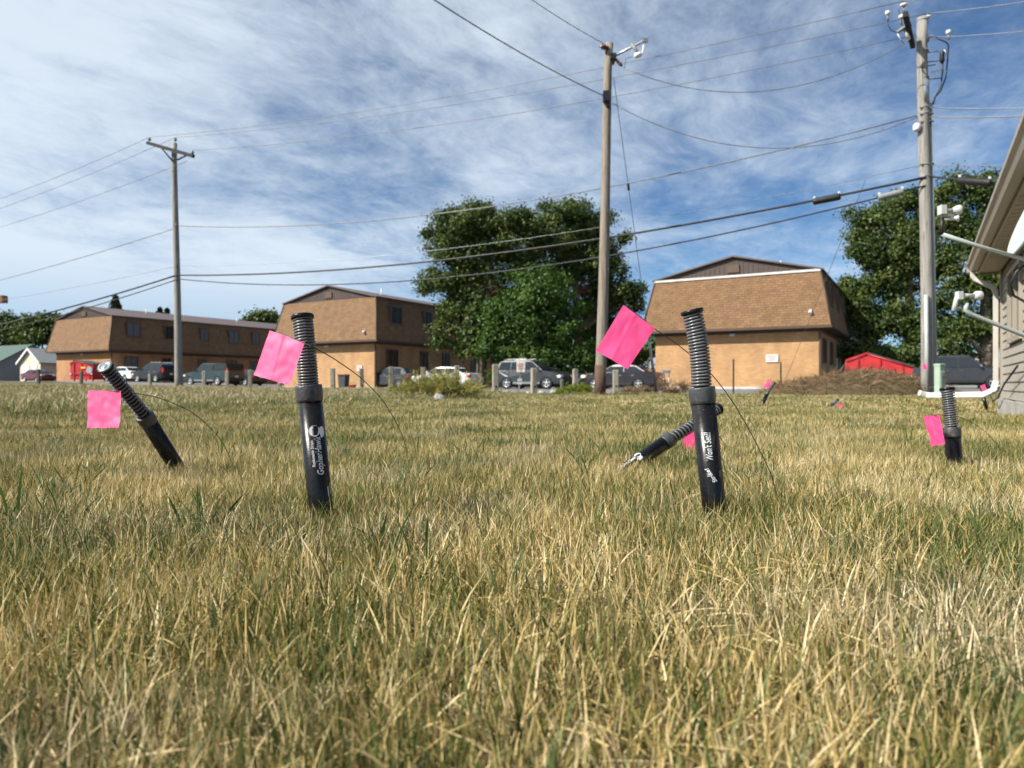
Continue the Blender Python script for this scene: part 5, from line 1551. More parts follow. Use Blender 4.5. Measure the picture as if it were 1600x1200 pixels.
def trap(label, base, collar, mid, cap, rad=0.0246, turns=24, prints=(), face=None, fine=True, bury=0.10, cap_mat=None):
    base, collar, mid, cap = (Vector(q) for q in (base, collar, mid, cap))
    t = thing('gopher_trap', (base.x, base.y, base.z), label, 'animal trap', 'black spring traps set in the lawn')
    ax = (collar - base).normalized()
    L_ = (collar - base).length
    k = 1.0
    n = 32 if fine else 14
    # body tube with its cut, tapering foot
    bt = MB()
    o = base - ax * bury
    bt.lathe(o, ax, [(rad * 0.55, 0), (rad * 0.97, bury * 0.8), (rad, bury + 0.03), (rad, bury + L_ - 0.024 * k)], n)
    body = bt.build('tube', M_BLACKP, t, True)
    cl = MB()
    cl.lathe(collar - ax * 0.034, ax, [(rad * 1.005, 0), (rad * 1.06, 0.001), (rad * 1.085, 0.006 * k), (rad * 1.11, 0.012 * k), (rad * 1.11, 0.031), (rad * 1.08, 0.034), (rad * 0.90, 0.034)], n)
    cl.build('collar', M_COLLAR, t, True)
    path = smooth_path([collar, mid, cap], 40)
    MB().tube([path[0] - ax * 0.01] + path, rad * 0.60, 14 if fine else 8).build('plunger', M_DARK, t, True)
    # coil spring
    steps = int(turns * (16 if fine else 9))
    hp = []
    fa = Vector((1, 0, 0))
    for i in range(steps + 1):
        s = i / steps
        f = s * 40; j = min(39, int(f)); c = path[j].lerp(path[j + 1], f - j)
        tg = (path[min(40, j + 1)] - path[max(0, j - 1)]).normalized()
        a_ = (fa - tg * fa.dot(tg)).normalized(); b_ = tg.cross(a_)
        an = 2 * math.pi * turns * s
        hp.append(c + (a_ * math.cos(an) + b_ * math.sin(an)) * rad * 0.755)
    MB().tube(hp, 0.0028 * k, 6 if fine else 4).build('spring', M_SPRING, t, True)
    ca = (path[-1] - path[-3]).normalized()
    cp = MB().lathe(path[-1] - ca * 0.004, ca, [(rad * 0.7, -0.003), (rad * 0.92, -0.002), (rad * 0.955, 0.0), (rad * 0.955, 0.0045), (rad * 0.90, 0.0065), (rad * 0.80, 0.0065), (rad * 0.74, 0.0045), (0.001, 0.0045)], n).build('cap', M_BLACKP, t, True)
    if cap_mat:
        m = MB().lathe(path[-1] - ca * 0.004, ca, [(rad * 0.80, 0.0046), (rad * 0.80, 0.0072), (rad * 0.55, 0.0074), (rad * 0.50, 0.0062), (rad * 0.30, 0.0062), (rad * 0.26, 0.0074), (0.001, 0.0076)], n)
        m.build('cap_plate', cap_mat, cp, True)
    # printing wrapped round the tube
    F = Vector(face) if face else Vector((0, -1, 0))
    F = (F - ax * F.dot(ax)).normalized(); Lf = F.cross(ax).normalized()
    if Lf.x > 0 and face is None: Lf = -Lf
    for (kind, s0, th, size, txt, xs_, extra) in prints:
        if kind == 'text':
            v, f = text_mesh(txt, size, length=xs_)
        else:
            v, f = extra
        rot = extra if kind == 'text' and extra else 0.0
        out = []
        for (x, y) in v:
            if rot:
                x, y = x * math.cos(rot) - y * math.sin(rot), x * math.sin(rot) + y * math.cos(rot)
            an = R(th) + y / rad
            out.append(base + ax * (s0 + x) + (F * math.cos(an) + Lf * math.sin(an)) * (rad + 0.0005 + (0.0004 if kind == 'dark' else 0)))
        m = MB().add(out, f)
        me_ = m.mesh('print', M_BLACKP if kind == 'dark' else M_INK, root_loc(t))
        link('lettering' if kind == 'text' else 'emblem', me_, body)
    return t


# emblem: round bird head in profile with a hooked beak, above the lettering
hd = [(0.0, -0.011)] + [(0.011 * math.sin(a) * 1.0 + 0.010, -0.011 * math.cos(a)) for a in np.linspace(0.3, 4.4, 16)] + [(0.004, -0.006), (0.0005, -0.014), (0.006, -0.022), (0.012, -0.020), (0.010, -0.013)]
hd2 = [(0.010 + 0.0115 * math.cos(a), 0.0115 * math.sin(a)) for a in np.linspace(0, 2 * math.pi, 22)[:-1]]
wing = [(0.004, -0.008), (0.016, -0.010), (0.018, -0.016), (0.013, -0.019), (0.004, -0.021), (-0.004, -0.017), (-0.006, -0.011)]
eye = [(0.0125 + 0.0014 * math.cos(a), 0.003 + 0.0014 * math.sin(a)) for a in np.linspace(0, 2 * math.pi, 9)[:-1]]
notch = [(0.021, -0.004), (0.0225, -0.009), (0.017, -0.011), (0.0165, -0.007)]


def poly_print(pl):
    return (pl, [tuple(range(len(pl)))])


rays = []
for k in range(4):
    for (sx, sy, ang) in ((0.004 + k * 0.0035, 0.010, 1.9), (0.0 + k * 0.0035, -0.011, -1.2)):
        c_, s_ = math.cos(ang), math.sin(ang)
        rays.append([(sx, sy), (sx + 0.0007, sy), (sx + 0.0007 + c_ * 0.005, sy + s_ * 0.005), (sx + c_ * 0.005, sy + s_ * 0.005)])
ray_v, ray_f = [], []
for q in rays:
    ray_f.append(tuple(range(len(ray_v), len(ray_v) + 4))); ray_v += q
bars = []
for (x, y, w, h) in ((-0.022, -0.012, 0.02, 0.0022), (-0.018, -0.018, 0.022, 0.0014)):
    bars += [(x, y), (x + w, y), (x + w, y + h), (x, y + h)]

DA = 1.47
tA = trap('upright black trap with white lettering, left of the two tall ones', P(505, 828, DA), P(482, 602, DA), P(478, 548, DA - 0.004), P(472.5, 494, DA),
          prints=(('text', 0.115, -46, 0.0185, 'GopherHawk', 0.080, None), ('text', 0.133, -10, 0.0082, 'Replaceable Straps', 0.055, None),
                  ('poly', 0.197, -22, 0, '', 1, poly_print(hd2)), ('poly', 0.197, -26, 0, '', 1, poly_print(wing)), ('dark', 0.197, -22, 0, '', 1, poly_print(eye)), ('dark', 0.197, -22, 0, '', 1, poly_print(notch)),
                  ('poly', 0.092, -36, 0, '', 1, (bars, [(0, 1, 2, 3), (4, 5, 6, 7)]))))
tB = trap('upright black trap with a curved spring and lettering, right of the two tall ones', P(1120, 828, DA), P(1096, 605, DA), P(1092, 545, DA), P(1081, 486, DA), turns=24,
          prints=(('text', 0.146, -2, 0.0185, "Won't Set?!", 0.060, None), ('text', 0.104, -12, 0.0115, 'Strike!', 0.034, 0.50), ('poly', 0.112, -2, 0, '', 1, (ray_v, ray_f))))
tC = trap('black trap leaning far left with bright cap', P(290, 752, 2.42), P(225, 648, 2.22), P(194, 610, 2.14), P(164, 573, 2.06), turns=17, cap_mat=M_CAPTOP)
tD = trap('black trap leaning right behind the right tall trap', P(960, 746, 2.36), P(1047, 686, 2.48), P(1090, 660, 2.54), P(1122, 638, 2.60), turns=18,
          face=(-0.55, -0.72, 0.6), prints=(('text', 0.022, -14, 0.0185, 'GopherHawk', 0.080, None), ('poly', 0.104, 6, 0, '', 1, poly_print(hd2)), ('poly', 0.104, 2, 0, '', 1, poly_print(wing))))
tF = trap('black trap with pale ribbed spring at the right, near the house', P(1493, 742, 2.34), P(1487, 668, 2.36), P(1484, 638, 2.37), P(1480, 607, 2.38), turns=17, rad=0.0245)
trap('small far trap leaning right before the brush mound', P(1189, 636, 9.5), P(1200, 613, 9.5), P(1206, 604, 9.5), P(1211, 598, 9.5), turns=16, fine=False)
trap('small far trap lying nearly flat before the brush mound', P(1292, 641, 9.0), P(1301, 632, 9.3), P(1304, 629, 9.4), P(1308, 625, 9.5), turns=14, fine=False)
trap('small far trap near the house corner', P(1541, 636, 10.4), P(1536, 618, 10.4), P(1534, 611, 10.4), P(1532, 602, 10.4), turns=14, fine=False)

def speckle(m, stretch, scale, lo, hi, colr, amount):
    """dust, scuffs or drying cracks: a second, thresholded noise over the base colour"""
    nd_, lk_ = m.node_tree.nodes, m.node_tree.links
    b_ = nd_['Principled BSDF']
    src = b_.inputs['Base Color'].links[0].from_socket
    t_ = N(nd_, 'ShaderNodeTexCoord'); mp_ = N(nd_, 'ShaderNodeMapping'); mp_.inputs['Scale'].default_value = stretch
    lk_.new(t_.outputs['Object'], mp_.inputs[0])
    nz_ = N(nd_, 'ShaderNodeTexNoise', i_Scale=scale, i_Detail=4.0, i_Roughness=0.65); lk_.new(mp_.outputs[0], nz_.inputs['Vector'])
    mr_ = N(nd_, 'ShaderNodeMapRange'); mr_.inputs['From Min'].default_value = lo; mr_.inputs['From Max'].default_value = hi; mr_.inputs['To Max'].default_value = amount
    lk_.new(nz_.outputs[0], mr_.inputs['Value'])
    mx_n = N(nd_, 'ShaderNodeMix', data_type='RGBA'); mx_n.inputs['B'].default_value = (*colr, 1)
    lk_.new(mr_.outputs[0], mx_n.inputs['Factor']); lk_.new(src, mx_n.inputs['A']); lk_.new(mx_n.outputs['Result'], b_.inputs['Base Color'])


speckle(M_BLACKP, (1, 1, 1), 330, 0.66, 0.74, (0.30, 0.28, 0.24), 0.7)
speckle(M_BLACKP, (1, 1, 0.25), 40, 0.55, 0.75, (0.10, 0.095, 0.085), 0.35)
speckle(M_COLLAR, (1, 1, 0.6), 120, 0.58, 0.74, (0.22, 0.21, 0.19), 0.6)
for m_ in (M_WOODPOLE, M_WOODGREY, M_POST):
    speckle(m_, (9, 9, 0.22), 5.0, 0.56, 0.66, (0.055, 0.045, 0.038), 0.85)
speckle(M_BRICK, (0.5, 0.5, 0.10), 2.2, 0.52, 0.75, (0.30, 0.17, 0.09), 0.5)
speckle(M_BRICKR, (0.5, 0.5, 0.10), 2.2, 0.52, 0.75, (0.26, 0.13, 0.07), 0.5)

# ------------------------------------------------------------------ marker flags
pk, nd, lk, b = nodes_of('pink_vinyl')
nz = N(nd, 'ShaderNodeTexNoise', i_Scale=30.0, i_Detail=3.0)
tcn = N(nd, 'ShaderNodeTexCoord'); lk.new(tcn.outputs['Object'], nz.inputs['Vector'])
rp = ramp_node(nd, [(0.3, (0.95, 0.075, 0.26)), (0.7, (1.0, 0.11, 0.33))]); lk.new(nz.outputs[0], rp.inputs[0])
lk.new(rp.outputs[0], b.inputs['Base Color']); b.inputs['Roughness'].default_value = 0.52
trn = N(nd, 'ShaderNodeBsdfTranslucent'); lk.new(rp.outputs[0], trn.inputs[0])
ms = N(nd, 'ShaderNodeMixShader', i_0=0.30); lk.new(b.outputs[0], ms.inputs[1]); lk.new(trn.outputs[0], ms.inputs[2])
lk.new(ms.outputs[0], nd['Material Output'].inputs[0])
M_PINK = pk
M_STAKE = mat('flag_wire', (0.045, 0.042, 0.04), 0.45, 0.2, 20, metal=0.6)


def bezier(pts, n=30):
    """smooth line through the given points (Catmull-Rom)"""
    pts = [Vector(q) for q in pts]
    P_ = [pts[0] * 2 - pts[1]] + pts + [pts[-1] * 2 - pts[-2]]
    out = []
    m = len(pts) - 1
    for i in range(n + 1):
        f = i / n * m; j = min(m - 1, int(f)); u = f - j
        a, b_, c, d_ = P_[j:j + 4]
        out.append(0.5 * ((2 * b_) + (-a + c) * u + (2 * a - 5 * b_ + 4 * c - d_) * u * u + (-a + 3 * b_ - 3 * c + d_) * u ** 3))
    return out


def flag(label, corners, wire_pts, wr=0.0012, crease=0.0034, res=22, curl=0.0):
    """corners: tl, tr, br, bl as places; the wire runs from inside the hem down to the ground"""
    tl, tr, br, bl = (Vector(c) for c in corners)
    end = Vector(wire_pts[-1])
    t = thing('marker_flag', (end.x, end.y, end.z), label, 'marker flag', 'pink marker flags beside the traps')
    nrm = (tr - tl).cross(bl - tl).normalized()
    v, f = [], []
    sd = rng.uniform(0, 50)
    for j in range(res + 1):
        for i in range(res + 1):
            a, c = i / res, j / res
            q = tl.lerp(tr, a).lerp(bl.lerp(br, a), c)
            w = crease * (0.7 * mnoise.noise(Vector((a * 2.2 + sd, c * 2.2, 0))) + 0.35 * mnoise.noise(Vector((a * 6 + sd, c * 5, 3))))
            w += -crease * 0.9 * max(0, 1 - abs(a - 0.38 - 0.10 * c) / 0.05) * 0.5 + curl * (c - 0.5) ** 2
            v.append(q + nrm * w)
    n1_ = res + 1
    f = [(j * n1_ + i, j * n1_ + i + 1, (j + 1) * n1_ + i + 1, (j + 1) * n1_ + i) for j in range(res) for i in range(res)]
    MB().add(v, f, True).build('sheet', M_PINK, t, True)
    MB().tube(bezier(wire_pts), wr, 6).build('stake_wire', M_STAKE, t, True)
    return t


d0 = 1.36
flag('pink flag in front of the left upright trap', (P(421, 516, d0 + 0.02), P(476, 535, d0 - 0.01), P(452, 602, d0 - 0.025), P(396, 586, d0 + 0.005)),
     [P(424, 518, d0 + .021), P(450, 526, d0 + .006), P(477, 537, d0 - 0.009), P(500, 548, d0 + 0.01), P(530, 566, 1.6), P(570, 596, 1.85), P(605, 636, 2.1), P(632, 690, 2.35), P(640, 742, 2.4)])
d1 = 1.70
flag('pink flag tilted like a diamond, left of the right upright trap', (P(974, 476, d1), P(1023, 513, d1 - 0.01), P(981, 577, d1 - 0.04), P(931, 548, d1 - 0.02)),
     [P(977, 478, d1 + .003), P(1000, 495, d1 + .003), P(1022, 513, d1 + 0.003), P(1062, 541, d1), P(1110, 583, d1 - 0.01), P(1150, 636, d1 - 0.02), P(1180, 690, d1 - 0.03), P(1205, 742, d1 - 0.04), P(1216, 785, d1 - 0.04)])
d2 = 2.02
flag('pink flag hanging square in front of the leaning left trap', (P(137, 610, d2 + 0.02), P(189, 611, d2), P(186.5, 668, d2 - 0.03), P(136, 669, d2 - 0.01)),
     [P(140, 610.5, d2 + .02), P(165, 610.5, d2 + 0.011), P(189, 612, d2 + 0.001), P(215, 615, d2 + 0.06), P(255, 624, 2.15), P(305, 648, 2.3), P(345, 688, 2.45), P(368, 735, 2.55)], crease=0.0045)
flag('pink flag half hidden behind the two crossed traps', (P(1072, 664, 3.0), P(1112, 670, 3.0), P(1106, 710, 2.97), P(1066, 702, 2.97)),
     [P(1074, 666, 3.0), P(1095, 668, 3.0), P(1112, 671, 3.0), P(1130, 690, 3.05), P(1142, 716, 3.1)])
flag('narrow pink flag left of the right hand trap', (P(1443, 651, 2.36), P(1468, 648, 2.27), P(1477, 694, 2.24), P(1455, 697, 2.33)),
     [P(1444, 651, 2.36), P(1457, 649.5, 2.315), P(1469, 648.5, 2.272), P(1500, 652, 2.45), P(1535, 671, 2.75), P(1562, 700, 3.0), P(1570, 722, 3.0)], crease=0.005)
flag('tiny pink flag above the far trap before the mound', (P(1195, 600, 9.6), P(1201, 592, 9.6), P(1206, 605, 9.55), P(1194, 606, 9.5)), [P(1197, 598, 9.6), P(1201, 593, 9.6), P(1206, 600, 9.65), P(1210, 632, 9.7)], 0.002, 0.002, 4)
flag('tiny pink flag beside the flat lying far trap', (P(1308, 631, 9.2), P(1318, 631, 9.2), P(1318, 641, 9.15), P(1308, 641, 9.15)), [P(1309, 631, 9.2), P(1318, 631, 9.2), P(1323, 635, 9.2), P(1325, 643, 9.2)], 0.002, 0.002, 4)
flag('tiny pink flag at the trap near the house corner', (P(1532, 603, 10.3), P(1539, 600, 10.3), P(1542, 610, 10.25), P(1535, 611, 10.25)), [P(1533, 603, 10.3), P(1539, 600, 10.3), P(1546, 615, 10.3), P(1548, 634, 10.3)], 0.002, 0.002, 4)
flag('tiny pink flag before the foot of the right utility pole', (P(1441, 571, 15.6), P(1446, 568, 15.6), P(1450, 576, 15.55), P(1443, 577, 15.55)), [P(1442, 571, 15.6), P(1446, 568, 15.6), P(1449, 590, 15.6), P(1450, 619, 15.6)], 0.003, 0.003, 4)

# ================================================================== shrubs, weeds, brush
def stems_mesh(name, roots, dirs, lens, width, mat_, tint, bend=0.25, seg=3):
    """thin tapering blades from roots along dirs, drooping a little"""
    n = len(roots)
    roots = np.asarray(roots, float); dirs = np.asarray(dirs, float)
    dirs /= np.linalg.norm(dirs, axis=1, keepdims=True)
    lens = np.asarray(lens, float) * np.ones(n); width = np.asarray(width, float) * np.ones(n)
    side = np.cross(dirs, rng.normal(size=(n, 3))); side /= np.linalg.norm(side, axis=1, keepdims=True)
    hor = dirs.copy(); hor[:, 2] = 0
    ts = np.linspace(0, 1, seg + 1)
    ws = np.interp(ts, [0, 0.35, 0.75, 1], [0.85, 1.0, 0.65, 0.08])
    V_ = np.zeros((n, seg + 1, 2, 3))
    for k, t in enumerate(ts):
        c = roots + dirs * (lens * t)[:, None] + (hor * bend - np.array([0, 0, 1.0]) * bend * 0.7) * (lens * t * t)[:, None]
        V_[:, k, 0] = c - side * (width * ws[k] / 2)[:, None]
        V_[:, k, 1] = c + side * (width * ws[k] / 2)[:, None]
    vid = np.arange(n * (seg + 1) * 2).reshape(n, seg + 1, 2)
    F_ = np.stack([vid[:, :-1, 0], vid[:, :-1, 1], vid[:, 1:, 1], vid[:, 1:, 0]], axis=-1).reshape(-1, 4)
    me_ = bpy.data.meshes.new(name)
    nv, nf = V_.size // 3, len(F_)
    me_.vertices.add(nv); me_.vertices.foreach_set('co', V_.ravel())
    me_.loops.add(nf * 4); me_.loops.foreach_set('vertex_index', F_.ravel())
    me_.polygons.add(nf); me_.polygons.foreach_set('loop_start', np.arange(nf) * 4); me_.polygons.foreach_set('loop_total', np.full(nf, 4))
    at = me_.attributes.new('tint', 'FLOAT', 'POINT')
    at.data.foreach_set('value', np.repeat(np.clip(tint, 0, 1), (seg + 1) * 2))
    me_.materials.append(mat_)
    me_.update(calc_edges=True)
    return me_


def bush(px, d, w, h, nst, label, mat_, name='shrub', leafs=0.014, dry=False):
    base = P(px, 0, d); base.z = ground_z(base.x, base.y)
    t = thing(name, base, label, 'shrub')
    roots = np.c_[rng.normal(size=nst) * w * 0.16, rng.normal(size=nst) * w * 0.14, np.zeros(nst) - 0.02]
    az = rng.uniform(0, 2 * math.pi, nst); sp = np.abs(rng.normal(size=nst)) * 0.55 * w / h
    dirs = np.c_[np.cos(az) * sp, np.sin(az) * sp, np.ones(nst)]
    lens = h * rng.uniform(0.65, 1.12, nst)
    link('stems', stems_mesh('stems', roots, dirs, lens, 0.012, M_DRY if dry else mat_, rng.uniform(0, 0.6, nst)), t)
    dirs /= np.linalg.norm(dirs, axis=1, keepdims=True)
    per = 26
    ti = rng.uniform(0.30, 1.0, (nst, per))
    hor = dirs.copy(); hor[:, 2] = 0
    pos = roots[:, None] + dirs[:, None] * (lens[:, None] * ti)[..., None] + (hor[:, None] * 0.25 - np.array([0, 0, 0.175])) * (lens[:, None] * ti * ti)[..., None]
    pos = pos.reshape(-1, 3) + rng.normal(size=(nst * per, 3)) * 0.02
    dd = np.repeat(dirs, per, axis=0) + rng.normal(size=(nst * per, 3)) * 0.55
    tn = np.repeat(rng.uniform(0.1, 0.75, nst), per) + 0.28 * (ti.ravel() - 0.6)
    link('foliage', stems_mesh('foliage', pos, dd, rng.uniform(0.05, 0.12, nst * per), leafs, mat_, tn, seg=2), t)
    return t


bush(684, 14.6, 1.65, 0.74, 300, 'wide yellowish green bush in front of the white sedan', M_BUSH)
bush(730, 16.4, 0.6, 0.40, 60, 'low yellowish bush at the right foot of the wide bush', M_BUSH)
bush(640, 16.2, 0.6, 0.42, 60, 'low yellowish bush at the left foot of the wide bush', M_BUSH)
bush(907, 20.6, 0.95, 0.40, 130, 'bright green weed clump left of the middle utility pole', M_BUSHG, 'weed_clump')
bush(884, 21.0, 0.6, 0.26, 70, 'low green weed clump beside the short dark stub', M_BUSHG, 'weed_clump')
bush(1070, 22.5, 0.45, 0.55, 26, 'dry brown weed in front of the tan end wall near the upright trap', M_DRY, 'dry_weed', dry=True)
bush(1036, 21.5, 0.5, 0.62, 26, 'dry brown weed just right of the guy wire guard', M_DRY, 'dry_weed', dry=True)
bush(1052, 20.6, 0.6, 0.30, 40, 'low dry weed at the lawn edge left of the right upright trap', M_DRY, 'dry_weed', dry=True)
bush(985, 20.8, 0.8, 0.30, 40, 'low dry weed under the plum sedan rear', M_DRY, 'dry_weed', dry=True)
bush(1010, 21.4, 0.7, 0.34, 40, 'low dry weed at the foot of the guy wire guard', M_DRY, 'dry_weed', dry=True)

# mound of dry brush
mc = Vector((P(1332, 0, 18.4).x, 18.4, 0))
bp_o = thing('brush_pile', (mc.x, mc.y, 0), 'long mound of dry brown brush before the right red dumpster', 'brush pile')
mx_, my_, mh_ = 2.45, 1.8, 0.68


def mound_h(u, v):
    r2 = u * u + v * v
    return mh_ * max(0.0, 1 - r2) ** 0.7 * (1.0 + 0.25 * mnoise.noise(Vector((u * 2.4, v * 2.4, 2.0)))) * (0.78 + 0.3 * smooth01((u + 0.5) * 1.2))


bm = bmesh.new()
nr, na = 14, 40
rings = []
for i in range(nr + 1):
    r = i / nr
    rings.append([bm.verts.new((math.cos(a) * r * mx_, math.sin(a) * r * my_, mound_h(math.cos(a) * r, math.sin(a) * r) - 0.05 + 0.02 * mnoise.noise(Vector((math.cos(a) * r * 9, math.sin(a) * r * 9, 0))))) for a in (2 * math.pi * k / na for k in range(na))])
for i in range(1, nr):
    for k in range(na):
        bm.faces.new((rings[i][k], rings[i + 1][k], rings[i + 1][(k + 1) % na], rings[i][(k + 1) % na]))
bm.faces.new(rings[1])
for v in rings[0]:
    bm.verts.remove(v)
bmesh.ops.recalc_face_normals(bm, faces=bm.faces)
me = bpy.data.meshes.new('soil_heap'); bm.to_mesh(me); bm.free()
me.materials.append(gm)
link('soil_heap', me, bp_o)
ns = 7000
uu = rng.uniform(-1, 1, (ns * 2, 2)); uu = uu[(uu ** 2).sum(1) < 1][:ns]; ns = len(uu)
rt = np.array([(u * mx_, v * my_, mound_h(u, v) - 0.06) for u, v in uu])
dr_ = np.c_[rng.normal(size=ns), rng.normal(size=ns), np.abs(rng.normal(size=ns)) * 0.55]
o = link('dry_stems', stems_mesh('dry_stems', rt, dr_, rng.uniform(0.12, 0.42, ns), rng.uniform(0.006, 0.014, ns), M_DRY, np.clip(rng.normal(0.45, 0.25, ns), 0, 1)), bp_o)
o['kind'] = 'stuff'

# ================================================================== grass
grass_src = bpy.data.collections.new('grass_clump_sources')


def clump(name, n, rad, h0, h1, w0, w1, lean, mat_, straw, lying=0.25, seed_heads=0.0, seg=3):
    r = rad * np.sqrt(rng.random(n)); a = rng.uniform(0, 2 * math.pi, n)
    roots = np.c_[r * np.cos(a), r * np.sin(a), np.full(n, -0.006)]
    la = rng.uniform(0, 2 * math.pi, n)
    ln = np.abs(rng.normal(0, lean, n)) + 0.05
    lie = rng.random(n) < lying
    ln[lie] = rng.uniform(1.2, 4.0, lie.sum())
    dirs = np.c_[np.cos(la) * ln, np.sin(la) * ln, np.ones(n)]
    tint = np.clip(rng.normal(straw, 0.33, n), 0, 1)
    tint[lie] = np.clip(rng.normal(0.80, 0.15, lie.sum()), 0, 1)
    lens = (h0 + (h1 - h0) * rng.random(n) ** 1.5) * np.where(tint < 0.4, 1.08, 1.0)
    me_ = stems_mesh(name, roots, dirs, lens, rng.uniform(w0, w1, n), mat_, tint, bend=0.26, seg=seg)
    if seed_heads:
        k = int(n * seed_heads)
        idx = rng.choice(n, k, replace=False)
        d_ = dirs[idx] / np.linalg.norm(dirs[idx], axis=1, keepdims=True)
        hor = d_.copy(); hor[:, 2] = 0
        tip = roots[idx] + d_ * lens[idx, None] * 0.9 + (hor * 0.38 - np.array([0, 0, 0.27])) * (lens[idx] * 0.81)[:, None]
        m2 = stems_mesh(name + '_h', tip, d_ + rng.normal(size=(k, 3)) * 0.25, rng.uniform(0.05, 0.10, k), rng.uniform(0.010, 0.018, k), mat_, np.clip(rng.normal(0.95, 0.08, k), 0, 1), seg=2)
        bm_ = bmesh.new(); bm_.from_mesh(me_); bm_.from_mesh(m2); bm_.to_mesh(me_); bm_.free(); bpy.data.meshes.remove(m2)
    ob = bpy.data.objects.new(name, me_)
    grass_src.objects.link(ob)
    return ob


NV = 7
ORDER = []
for k in range(NV):
    clump('g0_near_%d' % k, 2700, 0.28, 0.024, 0.086, 0.0008, 0.0024, 0.33, M_GRASS, 0.54, 0.24); ORDER.append('near')
for k in range(NV):
    clump('g1_mid_%d' % k, 1900, 0.48, 0.030, 0.078, 0.0024, 0.0046, 0.30, M_GRASS, 0.48, 0.20, seg=2); ORDER.append('mid')
for k in range(NV):
    clump('g2_wide_%d' % k, 2300, 0.98, 0.035, 0.075, 0.006, 0.011, 0.42, M_GRASS, 0.49, 0.22, seg=2); ORDER.append('wide')
for k in range(NV):
    clump('g3_rough_%d' % k, 1500, 0.95, 0.06, 0.19, 0.005, 0.010, 0.42, M_ROUGH, 0.40, 0.15, 0.10, seg=2); ORDER.append('rough')
for k in range(4):
    clump('g4_tuft_%d' % k, 9, 0.035, 0.09, 0.17, 0.0045, 0.0075, 0.30, M_TUFT, 0.5, 0.0, seg=5); ORDER.append('tuft')
for k in range(4):
    clump('g6_straw_%d' % k, 10, 0.10, 0.04, 0.095, 0.0012, 0.0026, 0.4, M_GRASS, 0.8, 0.93, seg=4)
for k in range(4):
    clump('g5_sprig_%d' % k, 5, 0.05, 0.07, 0.13, 0.0016, 0.0030, 0.35, M_GRASS, 0.50, 0.0, seg=5); ORDER.append('sprig')
ORDER += ['straw'] * 4
first = {k: ORDER.index(k) for k in set(ORDER)}
LB_X = [-40, -4.6, -3.4, -2.4, -1.0, 1, 3, 10, 30]; LB_Y = [7.0, 7.4, 9.0, 12.5, 16, 18.6, 18.0, 17.6, 17.5]
ED_X = [e[0] for e in edge]; ED_Y = [e[1] for e in edge]


def in_house(x, y):
    q = Vector((x, y, 0)) - HC
    n_ = q.dot(HN); t_ = -q.dot(HD)
    return n_ < 0.10 and -0.12 < t_ < HL + 0.1 and n_ > -HW


def scatter(kind, x0, x1, y0, y1, step, test, smin=0.8, smax=1.25, nvar=NV):
    out = []
    for y in np.arange(y0, y1, step):
        for x in np.arange(x0, x1, step):
            X = x + rng.uniform(-0.5, 0.5) * step; Y = y + rng.uniform(-0.5, 0.5) * step
            if not test(X, Y) or in_house(X, Y):
                continue
            out.append((X, Y, ground_z(X, Y), first[kind] + int(rng.integers(nvar)), rng.uniform(0, 2 * math.pi), rng.uniform(smin, smax)))
    return out


lawn_in = lambda X, Y: Y < np.interp(X, LB_X, LB_Y)
frustum = lambda X, Y, m: abs(X) < 0.78 * Y + m
LP = []
LP += scatter('near', -4.2, 4.2, 0.0, 3.9, 0.24, lambda X, Y: frustum(X, Y, 0.75), 0.85, 1.15)
LP += scatter('mid', -9, 9, 3.8, 8.6, 0.40, lambda X, Y: frustum(X, Y, 1.0) and lawn_in(X, Y))
LP += scatter('wide', -9, 19, 8.4, 19, 0.80, lambda X, Y: frustum(X, Y, 2.0) and lawn_in(X, Y))
LP += scatter('sprig', -3.6, 3.6, 0.5, 4.5, 0.24, lambda X, Y: frustum(X, Y, 0.4) and rng.random() < 0.6, nvar=4)
for (px, d) in ((503, 1.63), (1118, 1.63), (290, 2.4), (968, 2.55), (1492, 2.72)):
    for k in range(14):
        X = (px - 800) / FPX * d + rng.normal() * 0.035; Y = d - 0.045 + rng.normal() * 0.035
        LP.append((X, Y, ground_z(X, Y), first['sprig'] + int(rng.integers(4)), rng.uniform(0, 6.28), rng.uniform(0.55, 0.95)))
LP += [(q[0], q[1], q[2] + rng.uniform(0.006, 0.026)) + q[3:] for q in scatter('straw', -1.6, 3.0, 0.5, 3.0, 0.13, lambda X, Y: frustum(X, Y, 0.3) and rng.random() < (0.55 if X > 0.1 * Y else 0.2), nvar=4)]
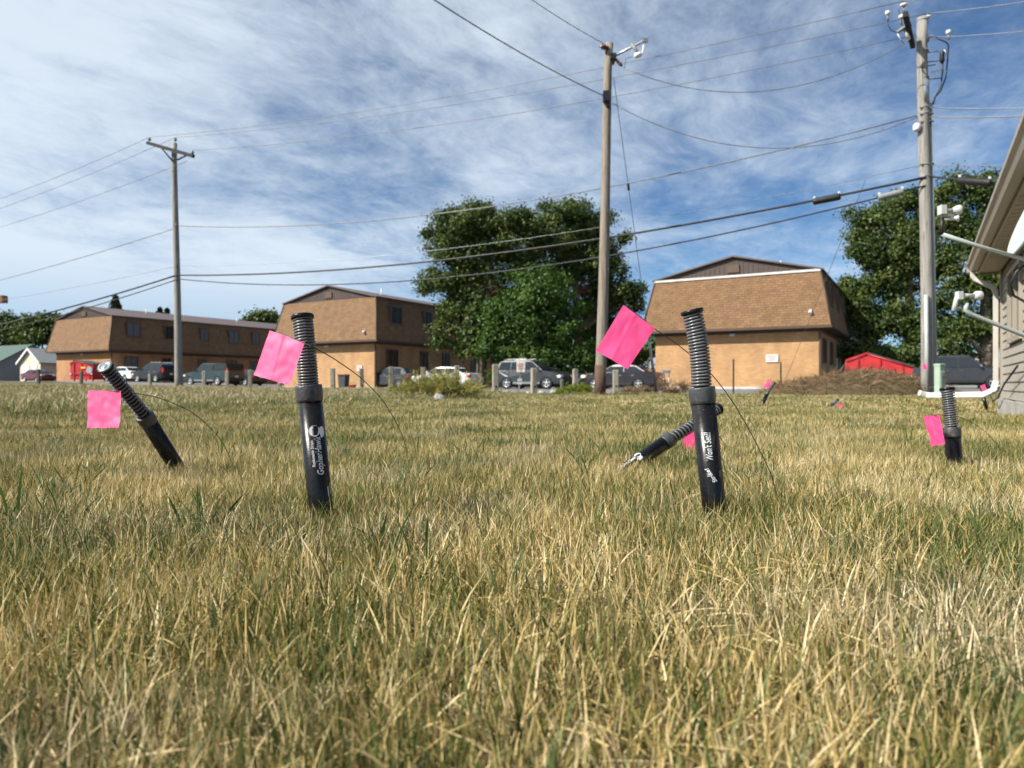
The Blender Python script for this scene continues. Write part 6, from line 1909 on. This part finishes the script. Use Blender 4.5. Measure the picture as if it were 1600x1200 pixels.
# straggling edge between mown and rough
RP = []
RP += scatter('rough', -45, 14, 7.0, 46, 0.80, lambda X, Y: frustum(X, Y, 3.0) and Y > np.interp(X, LB_X, LB_Y) - 0.1 and Y < np.interp(X, ED_X, ED_Y) - 0.15 and (X < -0.5 or rng.random() < 0.5), 0.75, 1.25)
RP = [q if q[0] < -1.0 else (q[0], q[1], q[2], q[3], q[4], q[5] * 0.55) for q in RP]
TP = []
for (px, d, n_) in ((392, 3.0, 4), (415, 3.05, 3), (388, 2.9, 2), (516, 3.1, 4), (530, 2.9, 4), (545, 3.2, 3), (635, 2.9, 3), (745, 2.8, 5), (752, 3.4, 3), (830, 3.3, 4), (842, 3.2, 4), (905, 3.2, 2), (982, 2.8, 5), (992, 2.9, 4), (1008, 2.7, 4), (1030, 2.8, 5), (1042, 3.0, 4),
                   (1088, 2.2, 3), (1190, 2.3, 5), (1178, 2.6, 4), (1215, 2.7, 3), (1236, 2.8, 3), (560, 3.6, 3), (600, 4.0, 3), (700, 3.8, 3), (950, 3.8, 3), (1330, 3.6, 2), (1400, 3.3, 2), (300, 3.4, 2), (70, 1.5, 3), (250, 1.3, 2), (20, 1.7, 3), (150, 2.3, 2), (885, 2.3, 2), (705, 1.3, 2), (650, 2.0, 2)):
    for _ in range(n_):
        X = (px - 800) / FPX * d + rng.normal() * 0.05; Y = d + rng.normal() * 0.12
        TP.append((X, Y, ground_z(X, Y), first['tuft'] + int(rng.integers(4)), rng.uniform(0, 6.28), rng.uniform(0.45, 0.95)))


def grass_object(name, pts, label):
    me_ = bpy.data.meshes.new(name)
    me_.from_pydata([q[:3] for q in pts], [], [])
    a = me_.attributes.new('variant', 'INT', 'POINT'); a.data.foreach_set('value', [q[3] for q in pts])
    a = me_.attributes.new('turn', 'FLOAT_VECTOR', 'POINT'); a.data.foreach_set('vector', [c for q in pts for c in (0.0, 0.0, q[4])])
    a = me_.attributes.new('size', 'FLOAT', 'POINT'); a.data.foreach_set('value', [q[5] for q in pts])
    ob = link(name, me_)
    ng = bpy.data.node_groups.new(name + '_scatter', 'GeometryNodeTree')
    ng.interface.new_socket('Geometry', in_out='INPUT', socket_type='NodeSocketGeometry')
    ng.interface.new_socket('Geometry', in_out='OUTPUT', socket_type='NodeSocketGeometry')
    gi = ng.nodes.new('NodeGroupInput'); go = ng.nodes.new('NodeGroupOutput')
    ci = ng.nodes.new('GeometryNodeCollectionInfo'); ci.inputs['Collection'].default_value = grass_src
    ci.inputs['Separate Children'].default_value = True; ci.inputs['Reset Children'].default_value = True
    ip = ng.nodes.new('GeometryNodeInstanceOnPoints'); ip.inputs['Pick Instance'].default_value = True

    def attr(nm, ty):
        q = ng.nodes.new('GeometryNodeInputNamedAttribute'); q.data_type = ty; q.inputs['Name'].default_value = nm
        return q.outputs['Attribute']
    L = ng.links.new
    L(gi.outputs[0], ip.inputs['Points']); L(ci.outputs[0], ip.inputs['Instance'])
    L(attr('variant', 'INT'), ip.inputs['Instance Index'])
    L(attr('turn', 'FLOAT_VECTOR'), ip.inputs['Rotation'])
    L(attr('size', 'FLOAT'), ip.inputs['Scale'])
    L(ip.outputs[0], go.inputs[0])
    md = ob.modifiers.new('scatter', 'NODES'); md.node_group = ng
    tag(ob, label, 'grass', kind='stuff')
    return ob


grass_object('lawn_grass', LP, 'short dry lawn grass mixed with green blades')
grass_object('rough_grass', RP, 'taller unmown grass with pale seed heads beyond the lawn')
grass_object('grass_tufts', TP, 'taller dark green grass blades rising from the lawn')
